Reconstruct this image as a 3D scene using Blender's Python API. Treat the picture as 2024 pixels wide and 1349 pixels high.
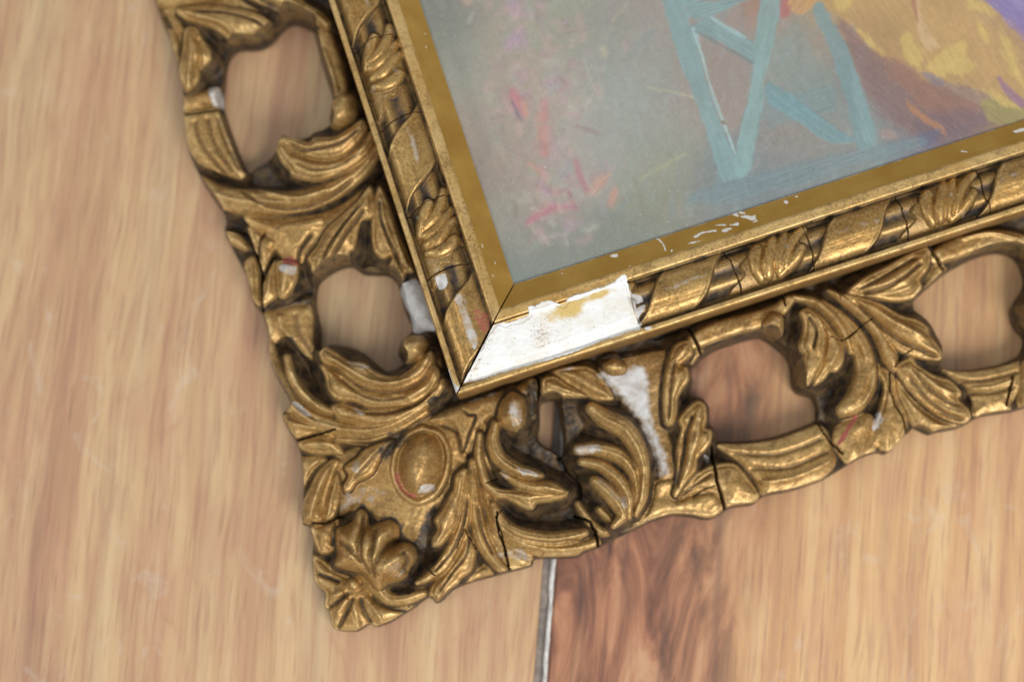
import bpy, math, random
import numpy as np
for o in list(bpy.data.objects):
    bpy.data.objects.remove(o)
scene = bpy.context.scene
COL = scene.collection
S = 0.0002                      # one working unit (about one photograph pixel at the rail) in metres
rad = math.radians

# ---------------------------------------------------------------- camera
TAU = rad(7.0)                  # the camera leans a little towards the near side
CH = 3003.0                     # camera height above the floor, working units
FPX = 2811.0                    # 50 mm lens on a 36 mm sensor, 2024 px wide
cam_d = bpy.data.cameras.new('camera')
cam = bpy.data.objects.new('camera', cam_d)
COL.objects.link(cam)
cam.location = (0, 0, CH*S)
cam.rotation_euler = (TAU, 0, 0)
cam_d.sensor_width = 36.0
cam_d.lens = 50.0
cam_d.clip_start = 0.01
cam_d.clip_end = 50.0
cam_d.dof.use_dof = True
cam_d.dof.focus_distance = 2806*S
cam_d.dof.aperture_fstop = 2.45
scene.camera = cam

# ---------------------------------------------------------------- world and lamps
w = bpy.data.worlds.new('World')
scene.world = w
w.use_nodes = True
bg = w.node_tree.nodes['Background']
bg.inputs[0].default_value = (0.93, 0.97, 1.0, 1)
bg.inputs[1].default_value = 0.50
def area(name, loc, target, size, sy, power, col):
    d = bpy.data.lights.new(name, 'AREA')
    d.shape = 'RECTANGLE'; d.size = size; d.size_y = sy
    d.energy = power; d.color = col
    o = bpy.data.objects.new(name, d); COL.objects.link(o)
    o.location = loc
    v = [t-l for t, l in zip(target, loc)]
    import mathutils
    o.rotation_euler = mathutils.Vector(v).to_track_quat('-Z', 'Y').to_euler()
    return o
area('window_light', (0.75, -1.1, 1.25), (0, 0, 0), 1.1, 0.9, 30.0, (1.0, 0.985, 0.96))
area('side_fill_light', (-1.45, -0.35, 1.35), (0, 0, 0), 0.9, 0.7, 8.0, (0.95, 0.98, 1.0))  # weak fill lamp, added out of view on the left

vs = scene.view_settings
vs.view_transform = 'Standard'
try: vs.look = 'None'
except Exception: pass
vs.exposure = 0.0
vs.gamma = 1.0
vs.use_curve_mapping = False

# ---------------------------------------------------------------- photograph pixel -> place
def wpt(u, v, z):
    """world x, y (working units) of the point at height z seen at pixel u, v"""
    u = np.asarray(u, float); v = np.asarray(v, float); z = np.asarray(z, float)
    a = (u-1012.0)/FPX; b = -(v-674.5)/FPX
    dx = a; dy = b*math.cos(TAU)+math.sin(TAU); dz = b*math.sin(TAU)-math.cos(TAU)
    t = (z-CH)/dz
    return dx*t, dy*t
ZL = 200.0                      # height of the rail's lip
ROT = rad(18.1)
CX, CY = [float(q) for q in wpt(902, 781, ZL)]
CR, SR = math.cos(ROT), math.sin(ROT)
def loc_xy(u, v, z):
    """frame coordinates (X along one rail, Y along the other, origin at the outer mitre)"""
    x, y = wpt(u, v, z)
    x = x-CX; y = y-CY
    return x*CR+y*SR, -x*SR+y*CR
REG = {'A': (280, 0, 3.3733), 'B': (380, 350, 3.3733), 'C': (500, 600, 3.3733), 'D': (540, 870, 3.3733),
       'E': (860, 700, 3.3733), 'F': (1240, 500, 3.3733), 'G': (1424, 400, 3.3733), 'H': (840, 400, 3.3733),
       'I': (1500, 560, 3.855), 'N': (1400, 360, 6.7467), 'Q': (900, 900, 1.8007), 'P': (0, 0, 1.0), 'K': (1240, 0, 2.5816)}
def px(reg, pts):
    ox, oy, k = REG[reg]
    a = np.array([p[:2] for p in pts], float)
    return a/k+np.array([ox, oy])

# ---------------------------------------------------------------- noise
_rs = np.random.RandomState(7)
_TAB = _rs.rand(256, 256)
def vnoise(x, y):
    xi = np.floor(x).astype(int); yi = np.floor(y).astype(int)
    fx = x-xi; fy = y-yi
    fx = fx*fx*(3-2*fx); fy = fy*fy*(3-2*fy)
    a = _TAB[xi & 255, yi & 255]; b = _TAB[(xi+1) & 255, yi & 255]
    c = _TAB[xi & 255, (yi+1) & 255]; d = _TAB[(xi+1) & 255, (yi+1) & 255]
    return (a*(1-fx)+b*fx)*(1-fy)+(c*(1-fx)+d*fx)*fy-0.5
def fbm(x, y, o=4):
    r = 0; a = 1.0
    for i in range(o):
        r = r+a*vnoise(x+17.3*i, y-9.1*i); x = x*2.03; y = y*2.03; a *= 0.5
    return r
def sstep(a, b, x):
    t = np.clip((x-a)/(b-a), 0, 1); return t*t*(3-2*t)

def catmull(p, n, closed):
    p = np.asarray(p, float)
    if closed:
        q = np.vstack([p[-1:], p, p[:2]])
    else:
        q = np.vstack([2*p[:1]-p[1:2], p, 2*p[-1:]-p[-2:-1]])
    m = len(q)-3
    t = np.linspace(0, 1, n, endpoint=False)[:, None]
    out = []
    for i in range(m):
        a, b, c, d = q[i], q[i+1], q[i+2], q[i+3]
        # slightly tightened so that notches stay crisp
        m1 = (c-a)*0.42; m2 = (d-b)*0.42
        out.append((2*t**3-3*t**2+1)*b+(t**3-2*t**2+t)*m1+(-2*t**3+3*t**2)*c+(t**3-t**2)*m2)
    out = np.vstack(out)
    if not closed: out = np.vstack([out, p[-1:]])
    return out
def seg_dist(X, Y, P, closed=True):
    """distance to a polyline and inside flag"""
    n = len(P)
    D = np.full(X.shape, 1e18); ins = np.zeros(X.shape, bool)
    for i in range(n if closed else n-1):
        ax, ay = P[i]; bx, by = P[(i+1) % n]
        ex, ey = bx-ax, by-ay
        l2 = ex*ex+ey*ey+1e-12
        t = np.clip(((X-ax)*ex+(Y-ay)*ey)/l2, 0, 1)
        dx = X-ax-t*ex; dy = Y-ay-t*ey
        np.minimum(D, dx*dx+dy*dy, out=D)
        if closed and ay != by:
            c = ((ay > Y) != (by > Y)) & (X < ex*(Y-ay)/ey+ax)
            ins ^= c
    return np.sqrt(D), ins

# ---------------------------------------------------------------- carved relief on a fine grid
class Relief:
    def __init__(self, x0, y0, x1, y1, res):
        self.res = res; self.x0 = x0; self.y0 = y0
        self.nx = int((x1-x0)/res)+1; self.ny = int((y1-y0)/res)+1
        self.X, self.Y = np.meshgrid(x0+res*np.arange(self.nx), y0+res*np.arange(self.ny), indexing='ij')
        sh = self.X.shape
        self.Z = np.zeros(sh); self.T = np.zeros(sh); self.G = np.zeros(sh); self.B = np.zeros(sh)
        self.L = np.zeros(sh, int); self.names = ['ground']; self.map = loc_xy; self.queue = []
    def box(self, P, m):
        i0 = max(0, int((P[:, 0].min()-m-self.x0)/self.res)); i1 = min(self.nx, int((P[:, 0].max()+m-self.x0)/self.res)+2)
        j0 = max(0, int((P[:, 1].min()-m-self.y0)/self.res)); j1 = min(self.ny, int((P[:, 1].max()+m-self.y0)/self.res)+2)
        return (slice(i0, max(i0, i1)), slice(j0, max(j0, j1)))
    def trace(self, reg, pts, z):
        a = px(reg, pts)
        x, y = self.map(a[:, 0], a[:, 1], z)
        return np.stack([x, y], 1)
    def newid(self, name):
        self.names.append(name); return len(self.names)-1
    def put(self, b, cand, inside, tone, side, lid):
        Z = self.Z[b]; m = cand > Z
        Z[m] = cand[m]
        self.L[b][m] = lid
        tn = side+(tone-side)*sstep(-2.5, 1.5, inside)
        self.T[b][m] = tn[m]; self.G[b][m] = 0; self.B[b][m] = 0
    def poly(self, name, reg, pts, z, bulge=14, slope=1.9, tone=1.0, side=0.13, tilt=None, flat=1.0, lid=None):
        P = catmull(self.trace(reg, pts, z), 5, True)
        b = self.box(P, 26)
        X, Y = self.X[b], self.Y[b]
        if X.size == 0: return None
        D, ins = seg_dist(X, Y, P)
        d = np.where(ins, D, -D)
        dm = max(d.max(), 4.0)
        zz = z
        if tilt:
            (ua, va, za), (ub, vb, zb) = tilt
            q = self.trace(reg, [(ua, va), (ub, vb)], z)
            e = q[1]-q[0]; t = np.clip(((X-q[0, 0])*e[0]+(Y-q[0, 1])*e[1])/(e@e), -0.2, 1.2)
            zz = za+(zb-za)*t
        x = np.clip(d/(dm*flat), 0, 1)
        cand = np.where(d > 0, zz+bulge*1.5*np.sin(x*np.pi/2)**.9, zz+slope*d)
        if name == 'leaf' and dm > 9:
            # a leaf's raised rim with a gouged line inside it, and fine veins running to the tip
            c = P-P.mean(0); ev, V = np.linalg.eigh(c.T@c); mi = V[:, 0]; mj = V[:, 1]
            a_ = ((X-P[:, 0].mean())*mi[0]+(Y-P[:, 1].mean())*mi[1]); l_ = ((X-P[:, 0].mean())*mj[0]+(Y-P[:, 1].mean())*mj[1])
            a_ = a_+5*fbm(l_*.03+dm, a_*.03, 2)
            hw = np.abs(c@mi).max()
            vein = np.cos(a_/max(hw, 8)*np.pi*2.5)
            fade = sstep(5, 11, d)
            cand = cand+np.where(d > 0, 1.6*np.exp(-((d-3.0)/2.0)**2)-min(2.0, .1*dm)*np.exp(-((d-7.5)/2.4)**2)*(.5+.5*sstep(-.3, .3, l_/max(1, np.abs(c@mj).max())))+1.6*vein*fade, 0)
        lid = lid or self.newid(name)
        self.put(b, cand, d, tone, side, lid)
        return lid
    def _near(self, b, Q):
        X, Y = self.X[b], self.Y[b]
        best = np.full(X.shape, 1e18); bw = np.zeros(X.shape); bz = np.zeros(X.shape); bs = np.zeros(X.shape); sg = np.zeros(X.shape)
        n = len(Q)
        for i in range(n-1):
            ax, ay = Q[i, :2]; ex, ey = Q[i+1, :2]-Q[i, :2]
            l2 = ex*ex+ey*ey+1e-9
            t = np.clip(((X-ax)*ex+(Y-ay)*ey)/l2, 0, 1)
            dx = X-ax-t*ex; dy = Y-ay-t*ey
            w_ = Q[i, 2]+t*(Q[i+1, 2]-Q[i, 2])
            dd = np.sqrt(dx*dx+dy*dy)/np.maximum(w_, .5)
            m = dd < best
            best[m] = dd[m]; bw[m] = w_[m]; bs[m] = ((i+t)/(n-1))[m]
            bz[m] = (Q[i, 3]+t*(Q[i+1, 3]-Q[i, 3]))[m]; sg[m] = np.sign(ex*dy-ey*dx)[m]
        return best, bw, bz, bs, sg
    def stroke(self, name, reg, pts, z, h=None, slope=2.0, tone=1.0, side=0.13, z2=None, prof='dome', lid=None):
        k = REG[reg][2]
        P = self.trace(reg, pts, z)
        W = np.array([p[2] for p in pts], float)/k
        ZZ = np.linspace(z, z if z2 is None else z2, len(pts))
        Q = catmull(np.column_stack([P, W, ZZ]), 6, False)
        Q[:, 2] = np.maximum(Q[:, 2], 1.0)
        b = self.box(Q, W.max()+24)
        if self.X[b].size == 0: return None
        r, bw, bz, bs, sg = self._near(b, Q)
        hh = (np.clip(bw*0.62, 3, 22) if h is None else 1.3*h*np.clip(bw/W.max(), .35, 1))
        rc = np.clip(r, 0, 1)
        if prof == 'dome':
            f = (1-rc**1.55)**.8
            if W.max() > 9: f = f+.07*np.cos((rc*sg*2.6+.35)*np.pi)*(1-rc**3)*sstep(0, .2, bs)*sstep(0, .2, 1-bs)
        elif prof == 'flute': f = (1-rc**6)*(0.55+0.45*rc**2)
        else: f = (1-rc**4)**0.7
        inside = (1-r)*bw
        cand = np.where(r < 1, bz+hh*f, bz+slope*inside)
        lid = lid or self.newid(name)
        self.put(b, cand, inside, tone, side, lid)
        return lid
    def ridge(self, reg, pts, a, width=None, tone=None, anywhere=False):
        """raise (a>0) or cut (a<0) a soft line on the piece under it; width in crop pixels"""
        k = REG[reg][2]
        P = self.trace(reg, pts, 85)
        wd = np.array([(p[2] if len(p) > 2 else (width or 16)) for p in pts], float)/k
        Q = catmull(np.column_stack([P, wd, wd*0]), 6, False)
        Q[:, 2] = np.maximum(Q[:, 2], .8)
        b = self.box(Q, wd.max()*3)
        if self.X[b].size == 0: return
        r, bw, bz, bs, sg = self._near(b, Q)
        f = np.exp(-r*r)*sstep(0, .12, bs)*sstep(0, .10, 1-bs+.06)
        if not anywhere:
            mid = Q[len(Q)//2]
            i = int(np.clip((mid[0]-self.x0)/self.res, 0, self.nx-1)); j = int(np.clip((mid[1]-self.y0)/self.res, 0, self.ny-1))
            f = f*(self.L[b] == self.L[i, j])
        self.Z[b] += a*f
        if tone is not None:
            self.T[b] = self.T[b]+(tone-self.T[b])*np.clip(f*1.15, 0, 1)
    def crack(self, reg, pts, width=2.0, depth=22):
        self.queue.append((reg, pts, width, depth))
    def flush(self):
        for q in self.queue: self._crack(*q)
        self.queue = []
    def _crack(self, reg, pts, width=2.0, depth=22):
        P = self.trace(reg, pts, 85)
        P = catmull(P, 6, False)
        P = P+np.stack([fbm(P[:, 0]*.11, P[:, 1]*.11, 2), fbm(P[:, 1]*.11+40, P[:, 0]*.11, 2)], 1)*2.5
        width = width*.72
        b = self.box(P, 8)
        if self.X[b].size == 0: return
        D, _ = seg_dist(self.X[b], self.Y[b], P, False)
        f = 1-sstep(width*.45, width*1.15, D)
        self.Z[b] -= depth*f
        self.T[b] *= (1-f); self.G[b] *= (1-f); self.B[b] = np.maximum(self.B[b]*(1-f), 0)
    def stain(self, which, reg, pts, amount=1.0, soft=4.0, rough=6.0, z=85):
        P = catmull(self.trace(reg, pts, z), 5, True)
        b = self.box(P, 20)
        X, Y = self.X[b], self.Y[b]
        if X.size == 0: return
        D, ins = seg_dist(X, Y, P)
        d = np.where(ins, D, -D)+rough*fbm(X*.09, Y*.09, 3)+rough*.6*fbm(X*.3, Y*.3, 2)
        f = sstep(-soft, soft, d)*amount
        A = {'G': self.G, 'B': self.B, 'T': self.T}[which]
        if which == 'T': A[b] = A[b]*(1-f)
        else: A[b] = np.maximum(A[b], f)
    def smooth(self, n=1):
        for _ in range(n):
            for ax in (0, 1):
                Z = self.Z
                p = np.concatenate([Z.take([0], ax), Z, Z.take([-1], ax)], ax)
                sl = [slice(None)]*2
                s0 = list(sl); s0[ax] = slice(0, -2); s1 = list(sl); s1[ax] = slice(1, -1); s2 = list(sl); s2[ax] = slice(2, None)
                self.Z = .25*p[tuple(s0)]+.5*p[tuple(s1)]+.25*p[tuple(s2)]

def new_mesh(name, co, faces, mat, parent, attrs=None, normals=None, smooth=True):
    """faces: (n,4) or (n,3) int array"""
    me = bpy.data.meshes.new(name)
    co = np.asarray(co, np.float32); faces = np.asarray(faces, np.int32)
    n, k = faces.shape
    me.vertices.add(len(co)); me.vertices.foreach_set('co', (co*S).ravel())
    me.loops.add(n*k); me.loops.foreach_set('vertex_index', faces.ravel())
    me.polygons.add(n)
    me.polygons.foreach_set('loop_start', np.arange(0, n*k, k, dtype=np.int32))
    me.polygons.foreach_set('use_smooth', np.full(n, smooth))
    me.update(calc_edges=True)
    for an, av in (attrs or {}).items():
        if av.ndim == 1:
            a = me.attributes.new(an, 'FLOAT', 'POINT'); a.data.foreach_set('value', av.astype(np.float32))
        else:
            a = me.attributes.new(an, 'FLOAT_COLOR', 'POINT')
            a.data.foreach_set('color', np.column_stack([av, np.ones(len(av))]).astype(np.float32).ravel())
    me.materials.append(mat)
    if normals is not None:
        me.normals_split_custom_set_from_vertices(normals.astype(np.float32))
    o = bpy.data.objects.new(name, me); COL.objects.link(o)
    if parent is not None: o.parent = parent
    return o
def boxblur(Z, n):
    for ax in (0, 1):
        p = np.concatenate([np.repeat(Z.take([0], ax), n+1, ax), Z, np.repeat(Z.take([-1], ax), n, ax)], ax)
        c = np.cumsum(p, ax)
        m = Z.shape[ax]
        a = [slice(None)]*2; b = [slice(None)]*2
        a[ax] = slice(2*n+1, 2*n+1+m); b[ax] = slice(0, m)
        Z = (c[tuple(a)]-c[tuple(b)])/(2*n+1)
    return Z
def components(FL, tiny=60):
    """connected runs of equal labels; specks join the piece beside them"""
    par = []
    def find(a):
        while par[a] != a:
            par[a] = par[par[a]]; a = par[a]
        return a
    runs = []; prev = []
    for i in range(FL.shape[0]):
        row = FL[i]
        cut = np.flatnonzero(np.diff(row))+1
        st = np.concatenate([[0], cut]); en = np.concatenate([cut, [len(row)]])
        cur = []
        p = 0
        for a, b in zip(st.tolist(), en.tolist()):
            l = int(row[a])
            if l < 0: continue
            k = len(par); par.append(k); cur.append((a, b, l, k)); runs.append((i, a, b, l))
            while p < len(prev) and prev[p][1] <= a: p += 1
            r = p
            while r < len(prev) and prev[r][0] < b:
                if prev[r][2] == l: par[find(prev[r][3])] = find(k)
                r += 1
        prev = cur
    size = {}
    for k, (i, a, b, l) in enumerate(runs):
        f = find(k); size[f] = size.get(f, 0)+b-a
    comp = np.full(FL.shape, -1); owner = {}
    for k, (i, a, b, l) in enumerate(runs):
        comp[i, a:b] = find(k)
    for k, (i, a, b, l) in enumerate(runs):
        f = find(k); owner[f] = l
    # specks take over the neighbour's piece
    small = np.array([f for f in size if size[f] < tiny])
    for _ in range(12):
        sm = np.isin(comp, small)
        if not sm.any(): break
        for ax, sh in ((0, 1), (0, -1), (1, 1), (1, -1)):
            nb = np.roll(comp, sh, ax)
            m = sm & (nb >= 0) & ~np.isin(nb, small)
            comp[m] = nb[m]; sm &= ~m
    return comp, owner
def relief_objects(R, inside, mat, parent_of, flip=False, xyz=None, skip=()):
    """cut the relief into one mesh for each carved piece; normals are taken over the cuts"""
    XW, YW, ZW = xyz if xyz else (R.X, R.Y, R.Z)
    def dif(A, ax): return np.gradient(A, axis=ax)
    t1 = np.stack([dif(XW, 0), dif(YW, 0), dif(ZW, 0)], -1)
    t2 = np.stack([dif(XW, 1), dif(YW, 1), dif(ZW, 1)], -1)
    N = np.cross(t1, t2); N /= np.linalg.norm(N, axis=-1, keepdims=True)+1e-12
    if flip: N = -N
    idx = np.arange(R.nx*R.ny).reshape(R.nx, R.ny)
    ok = inside[:-1, :-1] & inside[1:, :-1] & inside[1:, 1:] & inside[:-1, 1:]
    quads = np.stack([idx[:-1, :-1], idx[1:, :-1], idx[1:, 1:], idx[:-1, 1:]], -1)[ok]
    if flip: quads = quads[:, ::-1]
    zs = R.Z.ravel()[quads]
    fl = R.L.ravel()[quads[np.arange(len(quads)), zs.argmax(1)]]
    FL = np.full(ok.shape, -1); FL[ok] = fl
    comp, owner = components(FL)
    fl = comp[ok]
    co = np.stack([XW.ravel(), YW.ravel(), ZW.ravel()], 1); NN = N.reshape(-1, 3)
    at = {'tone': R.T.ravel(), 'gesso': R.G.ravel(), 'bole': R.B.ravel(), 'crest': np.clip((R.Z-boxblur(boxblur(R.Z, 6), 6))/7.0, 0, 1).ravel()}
    out = {}
    for l in np.unique(fl):
        nm = R.names[owner[l]]
        q = quads[fl == l]
        used, inv = np.unique(q.ravel(), return_inverse=True)
        o = new_mesh(nm, co[used], inv.reshape(-1, 4), mat(nm) if callable(mat) else mat, parent_of(nm), {k: v[used] for k, v in at.items()}, NN[used])
        out[l] = o
    return out, quads

def skirt(name, R, quads, XW, YW, ZW, zb, mat, parent, lean=None, flip=False):
    """side walls from the open edge of a relief down to height zb"""
    e = np.concatenate([quads[:, [0, 1]], quads[:, [1, 2]], quads[:, [2, 3]], quads[:, [3, 0]]])
    key = np.sort(e, 1); key = key[:, 0].astype(np.int64)*(R.nx*R.ny)+key[:, 1]
    _, first, cnt = np.unique(key, return_index=True, return_counts=True)
    be = e[first[cnt == 1]]
    vv, inv = np.unique(be.ravel(), return_inverse=True); inv = inv.reshape(-1, 2)
    top = np.stack([XW.ravel()[vv], YW.ravel()[vv], ZW.ravel()[vv]], 1)
    bot = top.copy(); bot[:, 2] = zb
    if lean is not None:
        bot[:, 0] += 3*lean[0].ravel()[vv]; bot[:, 1] += 3*lean[1].ravel()[vv]
    m = len(vv)
    return new_mesh(name, np.vstack([top, bot]), np.stack([inv[:, 1], inv[:, 0], inv[:, 0]+m, inv[:, 1]+m], 1), mat, parent)
# ---------------------------------------------------------------- materials
def nodes(name):
    m = bpy.data.materials.new(name); m.use_nodes = True
    nt = m.node_tree; nt.nodes.clear()
    return m, nt
class NB:
    def __init__(self, nt): self.nt = nt
    def n(self, t, **kw):
        x = self.nt.nodes.new(t)
        for k, v in kw.items():
            if k.startswith('i_'): x.inputs[k[2:].replace('_', ' ')].default_value = v
            else: setattr(x, k, v)
        return x
    def link(self, a, b): self.nt.links.new(a, b)
    def val(self, x, y):
        if hasattr(y, 'links') or hasattr(y, 'is_linked'): self.link(y, x)
        else: x.default_value = y
    def math(self, op, a, b=0.5, c=None, clamp=False):
        x = self.n('ShaderNodeMath', operation=op, use_clamp=clamp)
        self.val(x.inputs[0], a); self.val(x.inputs[1], b)
        if c is not None: self.val(x.inputs[2], c)
        return x.outputs[0]
    def mix(self, f, a, b):
        x = self.n('ShaderNodeMix', data_type='RGBA')
        self.val(x.inputs[0], f); self.val(x.inputs[6], a); self.val(x.inputs[7], b)
        return x.outputs[2]
    def mixf(self, f, a, b):
        x = self.n('ShaderNodeMix', data_type='FLOAT')
        self.val(x.inputs[0], f); self.val(x.inputs[2], a); self.val(x.inputs[3], b)
        return x.outputs[0]
    def ramp(self, f, stops):
        x = self.n('ShaderNodeValToRGB')
        e = x.color_ramp.elements
        while len(e) < len(stops): e.new(0.5)
        for i, (p, c) in enumerate(stops):
            e[i].position = p; e[i].color = (c[0], c[1], c[2], 1) if not isinstance(c, (int, float)) else (c, c, c, 1)
        self.val(x.inputs[0], f)
        return x.outputs[0]
    def noise(self, vec, scale, detail=4, rough=.55, dist=0.0):
        x = self.n('ShaderNodeTexNoise')
        x.inputs['Scale'].default_value = scale; x.inputs['Detail'].default_value = detail
        x.inputs['Roughness'].default_value = rough; x.inputs['Distortion'].default_value = dist
        if vec is not None: self.link(vec, x.inputs['Vector'])
        return x.outputs[0]
    def attr(self, name):
        return self.n('ShaderNodeAttribute', attribute_name=name).outputs['Fac']
    def obj(self, scale=(1, 1, 1)):
        t = self.n('ShaderNodeTexCoord').outputs['Object']
        x = self.n('ShaderNodeMapping'); x.inputs['Scale'].default_value = scale
        self.link(t, x.inputs[0]); return x.outputs[0]

def gilding(name, leaf=(0.475, 0.290, 0.100), deep=(0.315, 0.155, 0.034), speck=.42, rough=.45, bumpy=.18, met=.55):
    """worn water gilding: gold leaf, brown toning wash, red bole and white gesso showing where it has gone"""
    m, nt = nodes(name); b = NB(nt)
    v = b.obj()
    tone, ges, bol = b.attr('tone'), b.attr('gesso'), b.attr('bole')
    big = b.noise(v, 45, 4, .6); mid = b.noise(v, 210, 5, .62); fine = b.noise(v, 900, 3, .6); grit = b.noise(v, 2600, 2, .5)
    gold = b.mix(b.ramp(big, [(.36, 0), (.66, 1)]), (*deep, 1), (*leaf, 1))
    gold = b.mix(b.math('MULTIPLY', b.ramp(mid, [(.47, 0), (.66, 1)]), .62), gold, (0.19, 0.115, 0.040, 1))
    gold = b.mix(b.math('MULTIPLY', b.ramp(fine, [(.34, 1), (.48, 0)]), .35), gold, (0.66, 0.46, 0.20, 1))
    gold = b.mix(b.math('MULTIPLY', b.ramp(fine, [(.50, 0), (.62, 1)]), .25), gold, (0.23, 0.14, 0.050, 1))
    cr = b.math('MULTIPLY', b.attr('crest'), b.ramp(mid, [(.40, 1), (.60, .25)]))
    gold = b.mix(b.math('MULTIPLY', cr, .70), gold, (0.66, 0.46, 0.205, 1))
    patchy = b.ramp(b.noise(v, 26, 3, .6), [(.40, .15), (.62, 1.1)])
    # dark fly specks and rubbed spots in the leaf
    sp = b.math('MULTIPLY', b.math('MULTIPLY', b.ramp(fine, [(.58, 0), (.66, 1)]), speck), patchy)
    gold = b.mix(sp, gold, (0.05, 0.032, 0.015, 1))
    gold = b.mix(b.math('MULTIPLY', b.math('MULTIPLY', b.ramp(grit, [(.60, 0), (.68, 1)]), speck), patchy), gold, (0.06, 0.04, 0.02, 1))
    # toning wash follows the piece's own attribute, broken up by noise
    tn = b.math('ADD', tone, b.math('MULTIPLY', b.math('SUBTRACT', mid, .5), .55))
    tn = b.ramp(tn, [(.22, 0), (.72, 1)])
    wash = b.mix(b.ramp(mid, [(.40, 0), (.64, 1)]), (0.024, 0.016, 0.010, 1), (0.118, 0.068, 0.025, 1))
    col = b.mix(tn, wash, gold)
    gn = b.math('ADD', ges, b.math('MULTIPLY', b.math('SUBTRACT', mid, .5), .6))
    gf = b.ramp(gn, [(.36, 0), (.78, .95)])
    gcol = b.mix(b.ramp(mid, [(.38, 0), (.62, 1)]), (0.46, 0.43, 0.40, 1), (0.64, 0.635, 0.63, 1))
    gcol = b.mix(b.math('MULTIPLY', b.ramp(fine, [(.55, 0), (.66, 1)]), .22), gcol, (0.20, 0.15, 0.10, 1))
    col = b.mix(gf, col, gcol)
    bn = b.math('ADD', bol, b.math('MULTIPLY', b.math('SUBTRACT', fine, .5), .8))
    bf = b.ramp(bn, [(.45, 0), (.6, 1)])
    col = b.mix(bf, col, (0.33, 0.085, 0.06, 1))
    metal = b.math('MULTIPLY', b.math('MULTIPLY', b.mixf(tn, .10, met), b.math('SUBTRACT', 1.0, gf)), b.math('SUBTRACT', 1.0, bf))
    rg = b.math('ADD', b.mixf(b.math('MAXIMUM', gf, bf), b.mixf(tn, .55, rough), .85), b.math('MULTIPLY', b.math('SUBTRACT', mid, .5), .35))
    p = b.n('ShaderNodeBsdfPrincipled')
    b.link(col, p.inputs['Base Color']); b.link(metal, p.inputs['Metallic']); b.link(rg, p.inputs['Roughness'])
    bump = b.n('ShaderNodeBump'); bump.inputs['Strength'].default_value = bumpy; bump.inputs['Distance'].default_value = .0006
    b.link(b.math('ADD', mid, b.math('MULTIPLY', fine, .45)), bump.inputs['Height'])
    b.link(bump.outputs[0], p.inputs['Normal'])
    o = b.n('ShaderNodeOutputMaterial'); b.link(p.outputs[0], o.inputs[0])
    return m
GOLD = gilding('gilt_carving')
RAILGOLD = gilding('gilt_rail', leaf=(0.68, 0.46, 0.185), deep=(0.54, 0.31, 0.085), speck=.5, rough=.40, bumpy=.12, met=.5)

ROPEGOLD = gilding('gilt_rope', leaf=(0.50, 0.305, 0.100), deep=(0.35, 0.175, 0.036), speck=.6, rough=.37, bumpy=.18, met=.62)
def bronze_paint():
    m, nt = nodes('bronze_paint'); b = NB(nt)
    v = b.obj((1, 1, 1)); fine = b.noise(v, 700, 4, .6); mid = b.noise(v, 60, 4, .55)
    ges = b.attr('gesso')
    col = b.mix(b.ramp(mid, [(.3, 0), (.7, 1)]), (0.42, 0.22, 0.036, 1), (0.54, 0.315, 0.075, 1))
    gf = b.ramp(b.math('ADD', ges, b.math('MULTIPLY', b.math('SUBTRACT', fine, .5), .6)), [(.46, 0), (.54, 1)])
    col = b.mix(gf, col, (0.72, 0.69, 0.63, 1))
    p = b.n('ShaderNodeBsdfPrincipled')
    b.link(col, p.inputs['Base Color'])
    b.link(b.math('MULTIPLY', b.math('SUBTRACT', 1.0, gf), .72), p.inputs['Metallic'])
    b.link(b.mixf(gf, b.ramp(mid, [(.35, .30), (.65, .46)]), .8), p.inputs['Roughness'])
    bump = b.n('ShaderNodeBump'); bump.inputs['Strength'].default_value = .12; bump.inputs['Distance'].default_value = .0004
    b.link(fine, bump.inputs['Height']); b.link(bump.outputs[0], p.inputs['Normal'])
    o = b.n('ShaderNodeOutputMaterial'); b.link(p.outputs[0], o.inputs[0])
    return m
BRONZE = bronze_paint()

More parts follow.
